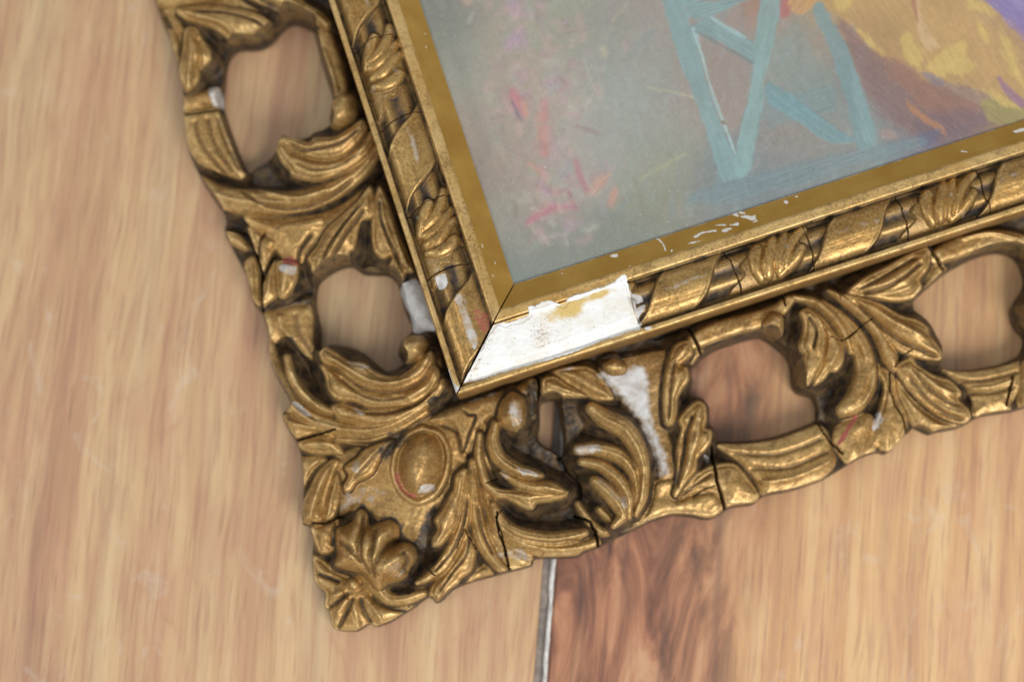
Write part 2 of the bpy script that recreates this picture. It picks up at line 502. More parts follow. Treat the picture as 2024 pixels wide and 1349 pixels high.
def plaster():
    m, nt = nodes('bare_gesso'); b = NB(nt)
    v = b.obj(); mid = b.noise(v, 120, 5, .6); fine = b.noise(v, 1100, 3, .6); big = b.noise(v, 40, 3, .5)
    stain = b.attr('bole'); glue = b.attr('gesso')
    col = b.mix(b.ramp(mid, [(.40, 0), (.62, 1)]), (0.85, 0.845, 0.83, 1), (0.79, 0.75, 0.68, 1))
    col = b.mix(b.math('MULTIPLY', b.ramp(b.math('ADD', stain, b.math('MULTIPLY', b.math('SUBTRACT', fine, .5), 1.6)), [(.45, 0), (.75, 1)]), .75), col, (0.42, 0.32, 0.22, 1))
    col = b.mix(b.math('MULTIPLY', b.ramp(b.math('ADD', glue, b.math('MULTIPLY', b.math('SUBTRACT', mid, .5), 1.6)), [(.35, 0), (.75, 1)]), .85), col, (0.62, 0.40, 0.06, 1))
    col = b.mix(b.ramp(fine, [(.665, 0), (.70, 1)]), col, (0.20, 0.14, 0.09, 1))
    col = b.mix(b.math('MULTIPLY', b.ramp(big, [(.50, 0), (.64, 1)]), .40), col, (0.66, 0.55, 0.40, 1))
    vor = b.n('ShaderNodeTexVoronoi', feature='DISTANCE_TO_EDGE'); vor.inputs['Scale'].default_value = 75
    b.link(b.obj((1, 1, 1)), vor.inputs['Vector'])
    col = b.mix(b.math('MULTIPLY', b.ramp(vor.outputs[0], [(.0, .5), (.006, 0)]), b.ramp(mid, [(.48, 0), (.56, .7)])), col, (0.35, 0.27, 0.19, 1))
    p = b.n('ShaderNodeBsdfPrincipled'); b.link(col, p.inputs['Base Color']); p.inputs['Roughness'].default_value = .8
    bump = b.n('ShaderNodeBump'); bump.inputs['Strength'].default_value = .2; bump.inputs['Distance'].default_value = .0005
    b.link(mid, bump.inputs['Height']); b.link(bump.outputs[0], p.inputs['Normal'])
    o = b.n('ShaderNodeOutputMaterial'); b.link(p.outputs[0], o.inputs[0])
    return m
GESSO = plaster()

def dark_wood():
    m, nt = nodes('old_dark_wood'); b = NB(nt)
    v = b.obj(); mid = b.noise(v, 300, 4, .6)
    p = b.n('ShaderNodeBsdfPrincipled')
    b.link(b.mix(mid, (0.035, 0.024, 0.015, 1), (0.12, 0.075, 0.035, 1)), p.inputs['Base Color']); p.inputs['Roughness'].default_value = .6
    o = b.n('ShaderNodeOutputMaterial'); b.link(p.outputs[0], o.inputs[0])
    return m
DARKWOOD = dark_wood()

def oil_paint():
    m, nt = nodes('varnished_oil_paint'); b = NB(nt)
    v = b.obj(); c = b.n('ShaderNodeAttribute', attribute_name='paint').outputs['Color']
    weave = b.noise(b.obj((1, 1, 1)), 1500, 2, .5); brush = b.noise(b.obj((1, .25, 1)), 420, 4, .6)
    k = b.math('ADD', b.math('MULTIPLY', brush, .22), b.math('MULTIPLY', weave, .10))
    h = b.n('ShaderNodeHueSaturation'); b.link(c, h.inputs['Color']); b.link(b.math('ADD', k, .84), h.inputs['Value'])
    sp = b.ramp(b.noise(v, 1900, 1, .4), [(.755, 0), (.775, 1)])
    col = b.mix(sp, h.outputs[0], (0.62, 0.60, 0.52, 1))
    sp2 = b.ramp(b.noise(b.obj((1.1, .9, 1)), 1400, 1, .4), [(.765, 0), (.785, 1)])
    col = b.mix(sp2, col, (0.06, 0.05, 0.045, 1))
    p = b.n('ShaderNodeBsdfPrincipled'); b.link(col, p.inputs['Base Color']); p.inputs['Roughness'].default_value = .42
    p.inputs['Coat Weight'].default_value = .6; p.inputs['Coat Roughness'].default_value = .16
    bump = b.n('ShaderNodeBump'); bump.inputs['Strength'].default_value = .35; bump.inputs['Distance'].default_value = .0004
    b.link(k, bump.inputs['Height']); b.link(bump.outputs[0], p.inputs['Normal'])
    o = b.n('ShaderNodeOutputMaterial'); b.link(p.outputs[0], o.inputs[0])
    return m
PAINT = oil_paint()

def wood(name, dark_swirl, tints):
    """printed wood plank; object x across the grain, y along it, in metres"""
    m, nt = nodes(name); b = NB(nt)
    tex = b.n('ShaderNodeTexCoord').outputs['Object']
    sx = b.n('ShaderNodeSeparateXYZ'); b.link(tex, sx.inputs[0]); X, Y = sx.outputs[0], sx.outputs[1]
    warp = b.noise(b.obj((1, .35, 1)), 11, 3, .5)
    cx = b.n('ShaderNodeCombineXYZ')
    b.link(b.math('ADD', X, b.math('MULTIPLY', b.math('SUBTRACT', warp, .5), .022)), cx.inputs[0])
    b.link(b.math('MULTIPLY', Y, .050), cx.inputs[1])
    wide = b.noise(cx.outputs[0], 26, 4, .6); streak = b.noise(cx.outputs[0], 120, 5, .62); hair = b.noise(cx.outputs[0], 520, 3, .6)
    col = b.ramp(wide, tints)
    col = b.mix(b.math('MULTIPLY', b.ramp(streak, [(.47, 0), (.66, 1)]), .60), col, (0.41, 0.215, 0.125, 1))
    col = b.mix(b.math('MULTIPLY', b.ramp(streak, [(.34, 1), (.48, 0)]), .5), col, (0.70, 0.50, 0.28, 1))
    col = b.mix(b.math('MULTIPLY', b.ramp(hair, [(.52, 0), (.62, 1)]), .45), col, (0.38, 0.19, 0.12, 1))
    blot = b.noise(b.obj((1, .6, 1)), 30, 3, .6)
    col = b.mix(b.math('MULTIPLY', b.ramp(blot, [(.48, 0), (.66, 1)]), .40), col, (0.52, 0.27, 0.165, 1))
    # open pores: short dark dashes along the grain; a few faint scuffs
    pore = b.noise(b.obj((1, .022, 1)), 1150, 2, .5)
    col = b.mix(b.math('MULTIPLY', b.ramp(pore, [(.60, 0), (.68, 1)]), b.ramp(wide, [(.42, .45), (.60, .15)])), col, (0.20, 0.10, 0.06, 1))
    ang = b.noise(b.obj((.6, 1, 1)), 9, 2, .5)
    curl = b.ramp(b.math('FRACT', b.math('MULTIPLY', b.math('ADD', b.math('ADD', X, b.math('MULTIPLY', ang, .12)), b.math('MULTIPLY', streak, .02)), 42.0)), [(.0, 0), (.42, .0), (.5, 1), (.58, 0)])
    col = b.mix(b.math('MULTIPLY', curl, b.ramp(blot, [(.46, 0), (.62, .22)])), col, (0.36, 0.175, 0.095, 1))
    scuff = b.ramp(b.noise(b.obj((1, .7, 1)), 55, 4, .7, 1.2), [(.60, 0), (.70, 1)])
    col = b.mix(b.math('MULTIPLY', scuff, .25), col, (0.62, 0.55, 0.47, 1))
    if dark_swirl:
        # heartwood figure beside the joint: a band of dark, curling grain
        sw = b.n('ShaderNodeTexNoise'); sw.inputs['Scale'].default_value = 34; sw.inputs['Detail'].default_value = 5; sw.inputs['Roughness'].default_value = .62; sw.inputs['Distortion'].default_value = 1.6
        b.link(b.obj((1.25, .35, 1)), sw.inputs['Vector'])
        edge = b.math('ADD', X, b.math('MULTIPLY', b.math('SUBTRACT', b.noise(b.obj((1, .6, 1)), 16, 3, .6), .5), .07))
        band = b.ramp(b.math('MULTIPLY', edge, 1/.10), [(.0, 1), (.4, 1), (.72, .85), (.95, 0)])
        hcol = b.ramp(sw.outputs[0], [(.34, (0.085, 0.042, 0.032)), (.45, (0.25, 0.105, 0.060)), (.54, (0.42, 0.19, 0.10)), (.66, (0.54, 0.30, 0.165))])
        hcol = b.mix(b.math('MULTIPLY', b.ramp(streak, [(.50, 0), (.66, 1)]), .6), hcol, (0.13, 0.07, 0.05, 1))
        col = b.mix(band, col, hcol)
    p = b.n('ShaderNodeBsdfPrincipled'); b.link(col, p.inputs['Base Color']); p.inputs['Roughness'].default_value = .40
    bump = b.n('ShaderNodeBump'); bump.inputs['Strength'].default_value = .1; bump.inputs['Distance'].default_value = .0003
    b.link(hair, bump.inputs['Height']); b.link(bump.outputs[0], p.inputs['Normal'])
    o = b.n('ShaderNodeOutputMaterial'); b.link(p.outputs[0], o.inputs[0])
    return m
def plain(name, c1, c2, sc, rough):
    m, nt = nodes(name); b = NB(nt)
    p = b.n('ShaderNodeBsdfPrincipled'); b.link(b.mix(b.ramp(b.noise(b.obj(), sc, 4, .6), [(.35, 0), (.65, 1)]), (*c1, 1), (*c2, 1)), p.inputs['Base Color'])
    p.inputs['Roughness'].default_value = rough
    o = b.n('ShaderNodeOutputMaterial'); b.link(p.outputs[0], o.inputs[0])
    return m
# ---------------------------------------------------------------- floor: two planks and their joint
floor = bpy.data.objects.new('floor', None); COL.objects.link(floor)
floor['kind'] = 'structure'
floor['label'] = 'wood grain plank floor under the frame'
JA = np.array(wpt(1066, 1349, 0)); JB = np.array(wpt(1084, 1116, 0))
jd = (JB-JA)/np.linalg.norm(JB-JA)
jang = math.atan2(jd[1], jd[0])-math.pi/2
jo = JA
floor.location = (jo[0]*S, jo[1]*S, 0); floor.rotation_euler = (0, 0, jang)
def slab(name, x0, x1, y0, y1, z0, z1, bev, mat, parent):
    # a board with a bevelled top edge
    co = []
    for (z, i) in ((z0, 0), (z1-bev, 0), (z1, bev)):
        co += [(x0+i, y0+i, z), (x1-i, y0+i, z), (x1-i, y1-i, z), (x0+i, y1-i, z)]
    f = []
    for r in (0, 4):
        for k in range(4): f.append((r+k, r+(k+1) % 4, r+4+(k+1) % 4, r+4+k))
    f.append((8, 9, 10, 11)); f.append((3, 2, 1, 0))
    return new_mesh(name, np.array(co, float), np.array(f), mat, parent, smooth=False)
PLANK_A = wood('plank_wood_pale', False, [(.34, (0.33, 0.18, 0.108)), (.42, (0.49, 0.285, 0.160)), (.52, (0.59, 0.385, 0.205)), (.66, (0.56, 0.40, 0.225))]); PLANK_B = wood('plank_wood_figured', True, [(.34, (0.45, 0.22, 0.105)), (.43, (0.58, 0.325, 0.150)), (.53, (0.67, 0.415, 0.195)), (.66, (0.65, 0.43, 0.215))])
slab('plank', -1330, -12, -2600, 4200, -60, 0, 5, PLANK_A, floor)
slab('plank', 16, 1700, -2600, 4200, -60, 0, 5, PLANK_B, floor)
# pale filler squeezed up along one side of the open joint, ragged along its length
rs = np.random.RandomState(3)
n = 420
ys = np.linspace(-900, 2600, n)
wl = 6.5+4*fbm(ys*.02, ys*0+3, 3); wr = 15.5+2.2*fbm(ys*.035, ys*0+9, 3)
zt = -5+5*fbm(ys*.03, ys*0+5, 3)
co = np.concatenate([np.stack([wl-3, ys, zt*0-40], 1), np.stack([wl, ys, zt], 1), np.stack([wr, ys, zt+1], 1), np.stack([wr+.2, ys, zt*0-40], 1)])
f = []
for r in range(3):
    a = np.arange(n-1)+r*n
    f.append(np.stack([a, a+n, a+n+1, a+1], 1))
CAULK = plain('pale_filler', (0.45, 0.42, 0.39), (0.78, 0.75, 0.71), 240, .8)
new_mesh('joint_filler', co, np.vstack(f)[:, ::-1], CAULK, floor)
JOINT = plain('joint_dirt', (0.20, 0.17, 0.15), (0.32, 0.27, 0.23), 300, .85)
slab('joint_bed', -11.8, 6, -2500, 4000, -59, -14, 1, JOINT, floor)
# ---------------------------------------------------------------- the picture frame: root at its outer mitre, on the floor
frame = bpy.data.objects.new('picture_frame', None); COL.objects.link(frame)
frame.location = (CX*S, CY*S, 0); frame.rotation_euler = (0, 0, ROT)
frame['label'] = 'ornate gilt carved picture frame with pierced acanthus border and open cracked corner mitre'
frame['category'] = 'picture frame'

R = Relief(-430, -430, 1310, 1190, 1.45)
def ramp(X, Y):
    return 28*(1-np.clip(np.maximum(np.maximum(-X, -Y), 0)/330, 0, 1))
def trace_ramped(reg, pts, z):
    a = px(reg, pts)
    x, y = loc_xy(a[:, 0], a[:, 1], z)
    x, y = loc_xy(a[:, 0], a[:, 1], z+ramp(x, y))
    return np.stack([x, y], 1)
R.trace = trace_ramped
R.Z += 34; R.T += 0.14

# ---- outline and openings
OUT = [(270,-150),(290,-80),(305,0),(318,40),(338,85),(352,140),(362,190),(362,215),(366,260),(372,300),(392,345),(415,385),(440,420),(446,440),
 (443,460),(462,500),(485,545),(500,600),(516,620),(530,660),(533,710),(545,745),(565,780),(574,802),(559,815),(558,828),(571,855),(583,872),(586,879),
 (593,899),(596,926),(598,956),(597,1000),(596,1036),(611,1045),(618,1074),(616,1095),(618,1137),(626,1160),(642,1175),(639,1199),(650,1214),(654,1237),
 (667,1249),(706,1251),(730,1237),(747,1242),(777,1230),(798,1217),(822,1202),(848,1184),(862,1195),(875,1190),(896,1169),(922,1157),(961,1146),(1005,1134),
 (1050,1122),(1058,1108),(1103,1107),(1140,1104),(1157,1094),(1183,1085),(1216,1068),(1254,1050),(1284,1035),(1322,1023),(1358,1023),(1388,1029),(1408,1028),
 (1429,1016),(1440,1008),(1460,1004),(1489,1000),(1511,983),(1566,972),(1622,953),(1661,931),(1700,908),(1733,897),(1749,900),(1762,892),(1775,876),(1788,863),
 (1798,857),(1806,848),(1819,853),(1837,861),(1853,856),(1889,850),(1912,840),(1925,832),(1941,825),(1993,817),(2024,809),(2110,785),(2160,770)]
HOLES = [
 [(437,202),(440,160),(446,116),(464,92),(505,89),(532,77),(553,53),(576,38),(615,53),(621,71),(636,130),(655,190),(648,228),(653,249),(621,258),(600,276),(565,267),(547,285),(541,305),(505,326),(488,338),(470,299),(452,252)],
 [(629,557),(665,531),(694,525),(718,540),(765,543),(786,563),(798,611),(813,649),(792,673),(785,697),(795,717),(765,732),(742,717),(715,694),(682,682),(647,679),(632,688),(632,646),(623,602)],
 [(1069,802),(1083,793),(1100,794),(1108,830),(1114,880),(1110,902),(1096,893),(1066,872),(1068,842)],
 [(1370,734),(1391,708),(1430,687),(1495,668),(1516,672),(1545,693),(1557,705),(1566,725),(1569,761),(1581,779),(1611,788),(1617,820),(1608,835),(1536,862),(1477,871),(1424,871),(1418,850),(1406,835),(1406,805),(1391,785),(1367,779),(1373,752)],
 [(1806,602),(1839,569),(1875,539),(1928,510),(1972,498),(2005,501),(2026,520),(2034,560),(2008,607),(2014,643),(2034,668),(2024,699),(1987,717),(1928,729),(1886,729),(1860,720),(1866,685),(1848,646),(1830,625)],
]
def curve(pts, z, closed):
    a = np.array(pts, float)
    x, y = loc_xy(a[:, 0], a[:, 1], z)
    return catmull(np.stack([x, y], 1), 4, closed)
o = curve(OUT, 34, False)
o = np.vstack([o, [[1600, o[-1, 1]]], [[1600, 200]], [[200, 200]], [[200, 1400]], [[o[0, 0], 1400]]])
D, ins = seg_dist(R.X, R.Y, o)
SD = np.where(ins, D, -D)
for h in HOLES:
    hp = curve(h, 52, True)
    b = R.box(hp, 60)
    D, ins = seg_dist(R.X[b], R.Y[b], hp)
    SD[b] = np.minimum(SD[b], np.where(ins, -D, D))

P_, K_, G_ = R.poly, R.stroke, R.ridge
# ======== upper part of the left border
P_('leaf_stem','A',[(30,-200),(60,0),(110,130),(160,300),(250,470),(300,200),(500,150),(800,100),(760,-40),(600,-250),(200,-300)],58,10,tone=.7)
P_('leaf','A',[(230,60),(420,30),(640,50),(800,100),(870,160),(885,200),(850,230),(760,240),(700,260),(640,285),(590,270),(540,230),(460,180),(380,160),(280,120)],76,14)
G_('A',[(300,70),(560,80),(740,130),(860,200)],-8,14,tone=.25); G_('A',[(330,100),(520,150),(640,250)],6,18)
P_('leaf','A',[(290,190),(370,180),(400,250),(450,320),(465,390),(430,430),(390,460),(380,530),(340,590),(300,610),(270,560),(250,480),(270,330)],72,12)
G_('A',[(320,210),(330,380),(310,580)],7,16); G_('A',[(360,240),(390,340),(380,440)],-7,14)
P_('leaf','A',[(160,200),(220,200),(255,300),(240,370),(200,390),(170,320)],62,10)
P_('leaf','A',[(640,-60),(740,0),(900,60),(960,100),(1040,130),(1090,90),(1180,170),(1240,190),(1260,150),(1200,80),(1100,20),(1050,-20),(900,-120)],82,14)
G_('A',[(760,-20),(940,60),(1100,80)],-7,16,tone=.3); G_('A',[(1060,30),(1120,110),(1210,160)],6,20)
P_('leaf','A',[(60,-40),(250,-30),(520,-60),(560,0),(420,20),(230,50),(120,40)],70,12)
for q in ([(120,60),(180,160),(210,330)],[(200,60),(270,140),(320,200)],[(90,0),(140,110),(170,200)]): G_('A',q,-7,13,tone=.3)
P_('strap','A',[(275,645),(430,600),(505,590),(522,690),(420,715),(285,738)],58,8,side=.3)
P_('strap','A',[(280,752),(545,715),(600,900),(690,1130),(655,1195),(520,1150),(400,1100),(330,1020),(285,880)],60,9,flat=.6)
for q in ([(340,770),(380,930),(520,1130)],[(420,750),(470,930),(590,1130)],[(490,740),(545,920),(640,1110)]): G_('A',q,-6,15,tone=.45)
R.crack('A',[(275,744),(400,730),(550,704)],3.2,30)
K_('strap','A',[(1215,240,62),(1270,420,66),(1330,620,50)],70,9,prof='flat')
G_('A',[(1200,300),(1260,460),(1300,600)],7,16)
P_('knob','A',[(1248,740),(1290,660),(1350,622),(1420,650),(1435,770),(1390,830),(1320,868),(1262,838)],84,24,flat=.9)
# second scroll leaf on the left
K_('scroll','B',[(60,30,40),(170,120,72),(330,165,88),(540,175,86),(760,150,78),(950,80,70),(1120,-40,60),(1230,-190,45),(1270,-280,25)],72,20)
G_('B',[(300,60),(430,165),(600,205),(760,195),(930,120),(1060,20)],-9,13,tone=.4); G_('B',[(400,50),(560,120),(720,140),(900,90)],8,18)
P_('leaf','A',[(890,980),(950,955),(1020,1015),(1130,1060),(1250,1070),(1370,1035),(1470,945),(1530,865),(1565,920),(1520,1020),(1420,1110),(1280,1180),(1180,1210),(1080,1200),(1000,1170),(978,1130),(930,1080)],86,14)
P_('leaf','A',[(900,960),(930,915),(1000,910),(1060,930),(1120,950),(1150,920),(1230,915),(1300,905),(1390,850),(1470,795),(1505,860),(1440,960),(1350,1035),(1250,1066),(1130,1056),(1030,1016),(955,968)],93,13)
G_('A',[(960,950),(1080,1010),(1210,1000),(1340,960),(1450,880)],-8,15,tone=.4); G_('A',[(1000,1080),(1150,1140),(1300,1120),(1440,1040)],-6,14,tone=.5)
# fan of leaves below it
P_('leaf_stem','B',[(350,255),(560,270),(820,250),(1000,180),(1190,60),(1200,250),(1000,330),(850,420),(720,580),(600,540),(520,430),(400,340)],66,10)
P_('leaf','B',[(1190,60),(1215,190),(1195,270),(1125,300),(1095,420),(1080,480),(1050,500),(1030,560),(960,580),(930,610),(880,640),(850,660),(800,630),(790,590),(770,540),(830,460),(900,340),(1000,250),(1100,160)],84,14)
for q in ([(1150,160),(1020,320),(910,480),(850,620)],[(1170,200),(1070,330),(980,470),(920,590)]): G_('B',q,-9,13,tone=.3)
G_('B',[(1160,170),(1040,330),(930,520),(880,610)],6,12)
P_('leaf','B',[(1150,630),(1190,600),(1290,640),(1300,700),(1200,670)],58,8,tone=.6)
P_('leaf','B',[(1200,200),(1250,60),(1310,180),(1380,380),(1450,540),(1475,630),(1430,640),(1400,690),(1340,695),(1310,650),(1315,590),(1330,530),(1270,545),(1215,500),(1195,400)],84,13)
G_('B',[(1250,130),(1260,280),(1330,460),(1400,620)],-9,14,tone=.3); G_('B',[(1290,190),(1370,420),(1440,600)],6,14)
P_('leaf','B',[(380,330),(500,380),(570,430),(520,540),(470,640),(440,540),(380,380)],66,9)
P_('leaf','B',[(480,680),(520,590),(560,555),(560,700),(560,800),(500,850),(470,870),(452,800)],68,10)
P_('leaf','B',[(560,570),(640,555),(705,580),(700,680),(660,770),(610,812),(572,790),(555,700)],76,14)
P_('leaf','B',[(355,560),(410,528),(440,600),(452,700),(448,860),(400,885),(368,800),(350,680)],62,10)
P_('leaf','B',[(213,370),(260,358),(330,400),(378,470),(350,492),(270,452),(220,412)],60,9)
for q in ([(690,330),(560,490),(490,620),(465,690)],[(800,360),(720,470),(690,560)],[(480,350),(440,440),(430,540)]): G_('B',q,-9,13,tone=.2)
K_('leaf','B',[(600,340,30),(720,330,40),(860,300,36)],74,8)
R.crack('B',[(230,345),(340,355),(400,480),(450,600),(458,760),(462,890)],3.0,26)
P_('bare_leaf','B',[(1372,722),(1410,700),(1500,680),(1600,900),(1640,1010),(1560,1015),(1500,1042),(1460,1012),(1440,900),(1400,820)],62,8,tone=.9)
P_('strap','B',[(470,930),(560,860),(700,815),(820,800),(815,840),(650,880),(540,950)],54,6,tone=.25)
# strap and scroll above the corner
P_('strap','C',[(40,110),(120,40),(380,10),(398,160),(402,280),(440,400),(380,370),(280,290),(200,225),(110,290)],58,8,flat=.7,tone=.85)
G_('C',[(170,60),(180,150),(260,250)],6,22); G_('C',[(270,40),(300,180),(380,330)],-5,22,tone=.5)
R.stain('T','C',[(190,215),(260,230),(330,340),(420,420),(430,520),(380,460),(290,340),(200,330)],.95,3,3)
K_('scroll','C',[(70,120,28),(110,290,36),(160,470,44),(230,640,56),(370,760,66),(560,830,62),(760,850,56),(960,800,50),(1120,700,42),(1230,590,30)],62,18,z2=74)
G_('C',[(130,330),(190,520),(290,680),(430,790)],-7,16,tone=.5)
K_('leaf','C',[(225,360,24),(255,480,34),(330,600,38),(440,690,36),(560,735,24)],74,12)
G_('C',[(250,430),(320,570),(430,680)],6,10)
P_('leaf','C',[(520,690),(600,660),(720,700),(850,708),(1000,688),(1100,648),(1200,560),(1265,495),(1275,560),(1200,660),(1080,750),(960,815),(800,835),(650,800),(560,770)],80,12)
P_('leaf','C',[(450,410),(560,450),(660,530),(760,578),(880,596),(1000,586),(1130,516),(1210,405),(1245,480),(1180,600),(1060,680),(900,700),(780,700),(680,660),(560,645),(500,580),(478,490)],88,13)
P_('leaf','C',[(440,330),(480,288),(560,330),(640,385),(740,400),(800,445),(880,482),(980,482),(1060,430),(1120,355),(1190,320),(1205,400),(1120,515),(1000,575),(880,588),(760,568),(660,518),(560,440),(470,400)],96,12)
G_('C',[(540,370),(650,450),(780,520),(900,540),(1040,510)],7,16)
G_('C',[(560,480),(700,600),(850,650),(1020,630)],-6,16,tone=.5); G_('C',[(720,735),(900,735),(1080,680),(1180,600)],-8,11,tone=.35)
P_('knob','C',[(958,300),(985,245),(1050,218),(1125,218),(1162,262),(1152,350),(1105,392),(1040,402),(982,372)],88,26,flat=.9)
K_('leaf','C',[(1150,300,40),(1210,380,46),(1235,470,30)],74,8,tone=.5)
K_('leaf','C',[(560,905,24),(760,920,30),(900,880,30),(1040,815,26),(1160,725,18)],66,10)
G_('C',[(620,925),(800,930),(980,860),(1120,770)],-8,9,tone=.3)
# leaf tips on the outer edge
P_('leaf','C',[(195,762),(230,738),(330,758),(440,800),(548,830),(500,858),(400,880),(280,908),(240,860),(205,810)],62,12)
P_('leaf','C',[(288,932),(400,888),(520,858),(565,920),(610,1010),(520,1012),(450,1010),(380,1000),(320,970)],62,12)
G_('C',[(340,935),(440,930),(560,940)],6,18); G_('C',[(250,800),(360,820),(470,840)],6,16)
R.crack('C',[(275,912),(400,880),(548,842)],2.6,26)
# ======== the corner
P_('corner_panel','D',[(400,110),(600,40),(800,-60),(1000,-150),(1230,-120),(1290,60),(1250,240),(1100,480),(1020,720),(900,700),(650,560),(560,470),(430,500),(400,300)],56,8,tone=.9,flat=.5)
P_('corner_panel','E',[(165,345),(260,320),(440,250),(560,215),(690,170),(700,330),(640,290),(560,330),(440,420),(330,480),(250,640),(180,660),(110,480),(20,470),(-40,440),(60,385)],58,7,tone=.85,flat=.5)
G_('E',[(175,350),(215,400),(270,412),(230,520),(178,650),(140,520),(40,470)],-7,9,tone=.2,anywhere=True)
P_('leaf','D',[(180,130),(320,108),(365,140),(285,205),(225,300),(195,340)],56,9)
P_('leaf','D',[(400,128),(445,150),(405,240),(345,440),(332,540),(240,562),(188,540),(190,440),(240,330),(280,240),(340,170)],66,14)
P_('leaf','D',[(430,215),(455,330),(422,500),(350,545),(333,450),(370,300)],66,10)
G_('D',[(380,170),(300,330),(250,520)],7,16)
P_('leaf','D',[(620,60),(790,0),(755,60),(705,150),(662,230),(595,268),(555,288),(520,340),(480,352),(468,310),(500,240),(478,180),(560,120)],76,14)
G_('D',[(740,30),(640,150),(540,260)],-7,12,tone=.4)
P_('leaf','D',[(250,582),(430,520),(442,600),(410,740),(330,762),(298,740),(262,640)],58,9)
K_('bead_ring','D',[(1000,-75,26),(1110,-35,26),(1165,80,26),(1150,230,26),(1080,360,26),(960,420,28),(850,350,26),(800,220,26),(820,80,26),(900,-30,26),(1000,-75,26)],66,9)
P_('bead','D',[(1010,-45),(1090,0),(1125,100),(1115,220),(1060,320),(965,375),(885,330),(845,230),(850,120),(910,10)],70,30,flat=1.0,side=.3,tone=.84)
P_('leaf','D',[(255,760),(340,800),(400,850),(500,900),(600,940),(680,1000),(740,1060),(860,1105),(950,1112),(880,1172),(800,1218),(700,1258),(640,1238),(560,1288),(430,1282),(383,1240),(370,1160),(333,1110),(347,1030),(290,980),(260,900)],44,10,flat=.5)
for q in ([(500,1020),(430,1080),(360,1130)],[(530,1050),(480,1160),(420,1270)],[(570,1050),(590,1140),(640,1230)],[(630,1040),(740,1120),(880,1160)],[(440,960),(370,930),(280,900)]): G_('D',q,-8,15,tone=.25)
for q in ([(520,1060),(540,1160),(560,1270)],[(600,1050),(680,1150),(720,1240)],[(460,1020),(380,1050)],[(490,1060),(420,1160)]): G_('D',q,6,18)
P_('pearl','D',[(500,940),(540,915),(575,945),(580,990),(545,1015),(505,990)],56,12,flat=.9)
K_('shell_stem','D',[(600,880,60),(700,990,60),(770,1060,45),(880,1060,45),(1000,1020,30)],54,12)
R.stain('T','D',[(770,960),(880,950),(960,990),(900,1040),(800,1040)],.8,5,4)
# the open flower
R.stain('T','D',[(400,600),(470,540),(540,470),(590,430),(650,480),(680,530),(790,505),(860,560),(870,650),(960,680),(1000,800),(950,920),(800,930),(500,850),(400,760)],.95,6,8)  # tone darkened in a ring around the flower's outline
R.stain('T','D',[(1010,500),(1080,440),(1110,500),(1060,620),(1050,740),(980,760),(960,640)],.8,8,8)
P_('flower','D',[(415,840),(430,760),(418,680),(425,600),(470,580),(530,550),(560,490),(590,468),(625,500),(640,575),(700,560),(780,540),(832,580),(832,650),(800,700),(880,690),(940,720),(952,790),(900,880),(890,910),(840,942),(760,962),(700,1005),(600,900),(500,870)],74,40,flat=.85)
for q in ([(600,480),(600,600),(590,760),(640,880)],[(690,570),(680,680),(660,800),(680,900)],[(830,660),(740,740),(690,820)],[(430,680),(520,720),(590,800)]): G_('D',q,-13,20,tone=.45)
for q in ([(560,560),(540,680),(560,800)],[(740,590),(720,700),(690,790)],[(880,740),(800,800),(740,880)],[(460,620),(500,760)]): G_('D',q,7,28)
G_('D',[(860,740),(900,790),(870,870)],-12,22,tone=.3)
# leaves to the right of the bead
K_('leaf','D',[(1330,150,26),(1330,300,40),(1350,500,48),(1400,690,52),(1500,835,36),(1560,878,16)],66,11)
P_('leaf','D',[(1395,500),(1500,560),(1620,690),(1725,765),(1720,850),(1570,872),(1440,770),(1375,640)],52,9)
P_('leaf','D',[(1280,970),(1360,925),(1470,900),(1575,888),(1540,850),(1440,800),(1330,880)],42,7)
K_('leaf','D',[(1290,240,26),(1285,420,44),(1235,640,48),(1140,830,46),(1040,915,32),(960,955,14)],72,12)
P_('leaf','D',[(1290,600),(1352,740),(1322,870),(1255,925),(1230,960),(1170,1010),(1135,1078),(1088,1098),(1040,1040),(1060,960),(1180,820),(1255,690)],66,12)
P_('leaf','D',[(1220,235),(1290,200),(1270,400),(1235,560),(1170,650),(1120,705),(1064,712),(1062,660),(1092,600),(1078,530),(1130,470),(1180,370),(1205,330)],80,13)
for q in ([(1300,350),(1270,560),(1190,740),(1080,880)],[(1310,620),(1290,760),(1200,880),(1110,1010)],[(1360,420),(1390,600),(1460,760)]): G_('D',q,-8,11,tone=.35)
R.crack('D',[(1490,480),(1500,620),(1545,720),(1575,890)],2.4,24); R.crack('D',[(1275,600),(1310,660),(1350,725)],1.6,12)
R.crack('D',[(1270,600),(1225,720)],1.2,8); R.crack('D',[(250,558),(340,556),(440,515)],2.0,16);
R.crack('D',[(1020,860),(1080,910)],1.5,10)
# ======== twin scrolls right of the corner
K_('leaf','E',[(300,540,20),(292,680,28),(330,840,30),(400,960,20)],74,9)
K_('scroll','E',[(330,470,28),(345,620,36),(330,800,40),(350,960,48),(420,1130,60),(540,1240,66),(740,1295,64),(940,1290,56),(1070,1260,36)],58,16)
K_('leaf','E',[(390,1010,28),(440,1120,40),(560,1200,46),(760,1235,46),(920,1215,42),(995,1195,26)],76,15)
G_('E',[(430,1140),(560,1225),(760,1262),(950,1240)],-7,11,tone=.5)
P_('leaf','E',[(335,860),(440,900),(560,900),(700,900),(880,920),(860,965),(760,990),(680,1000),(650,1040),(590,1030),(480,975),(400,960)],80,12)
P_('leaf','E',[(430,790),(520,810),(640,850),(780,850),(860,900),(885,930),(800,945),(660,935),(540,890)],88,13)
K_('leaf','E',[(405,470,28),(385,580,42),(425,690,50),(530,770,50),(640,805,42),(705,815,22)],84,18)
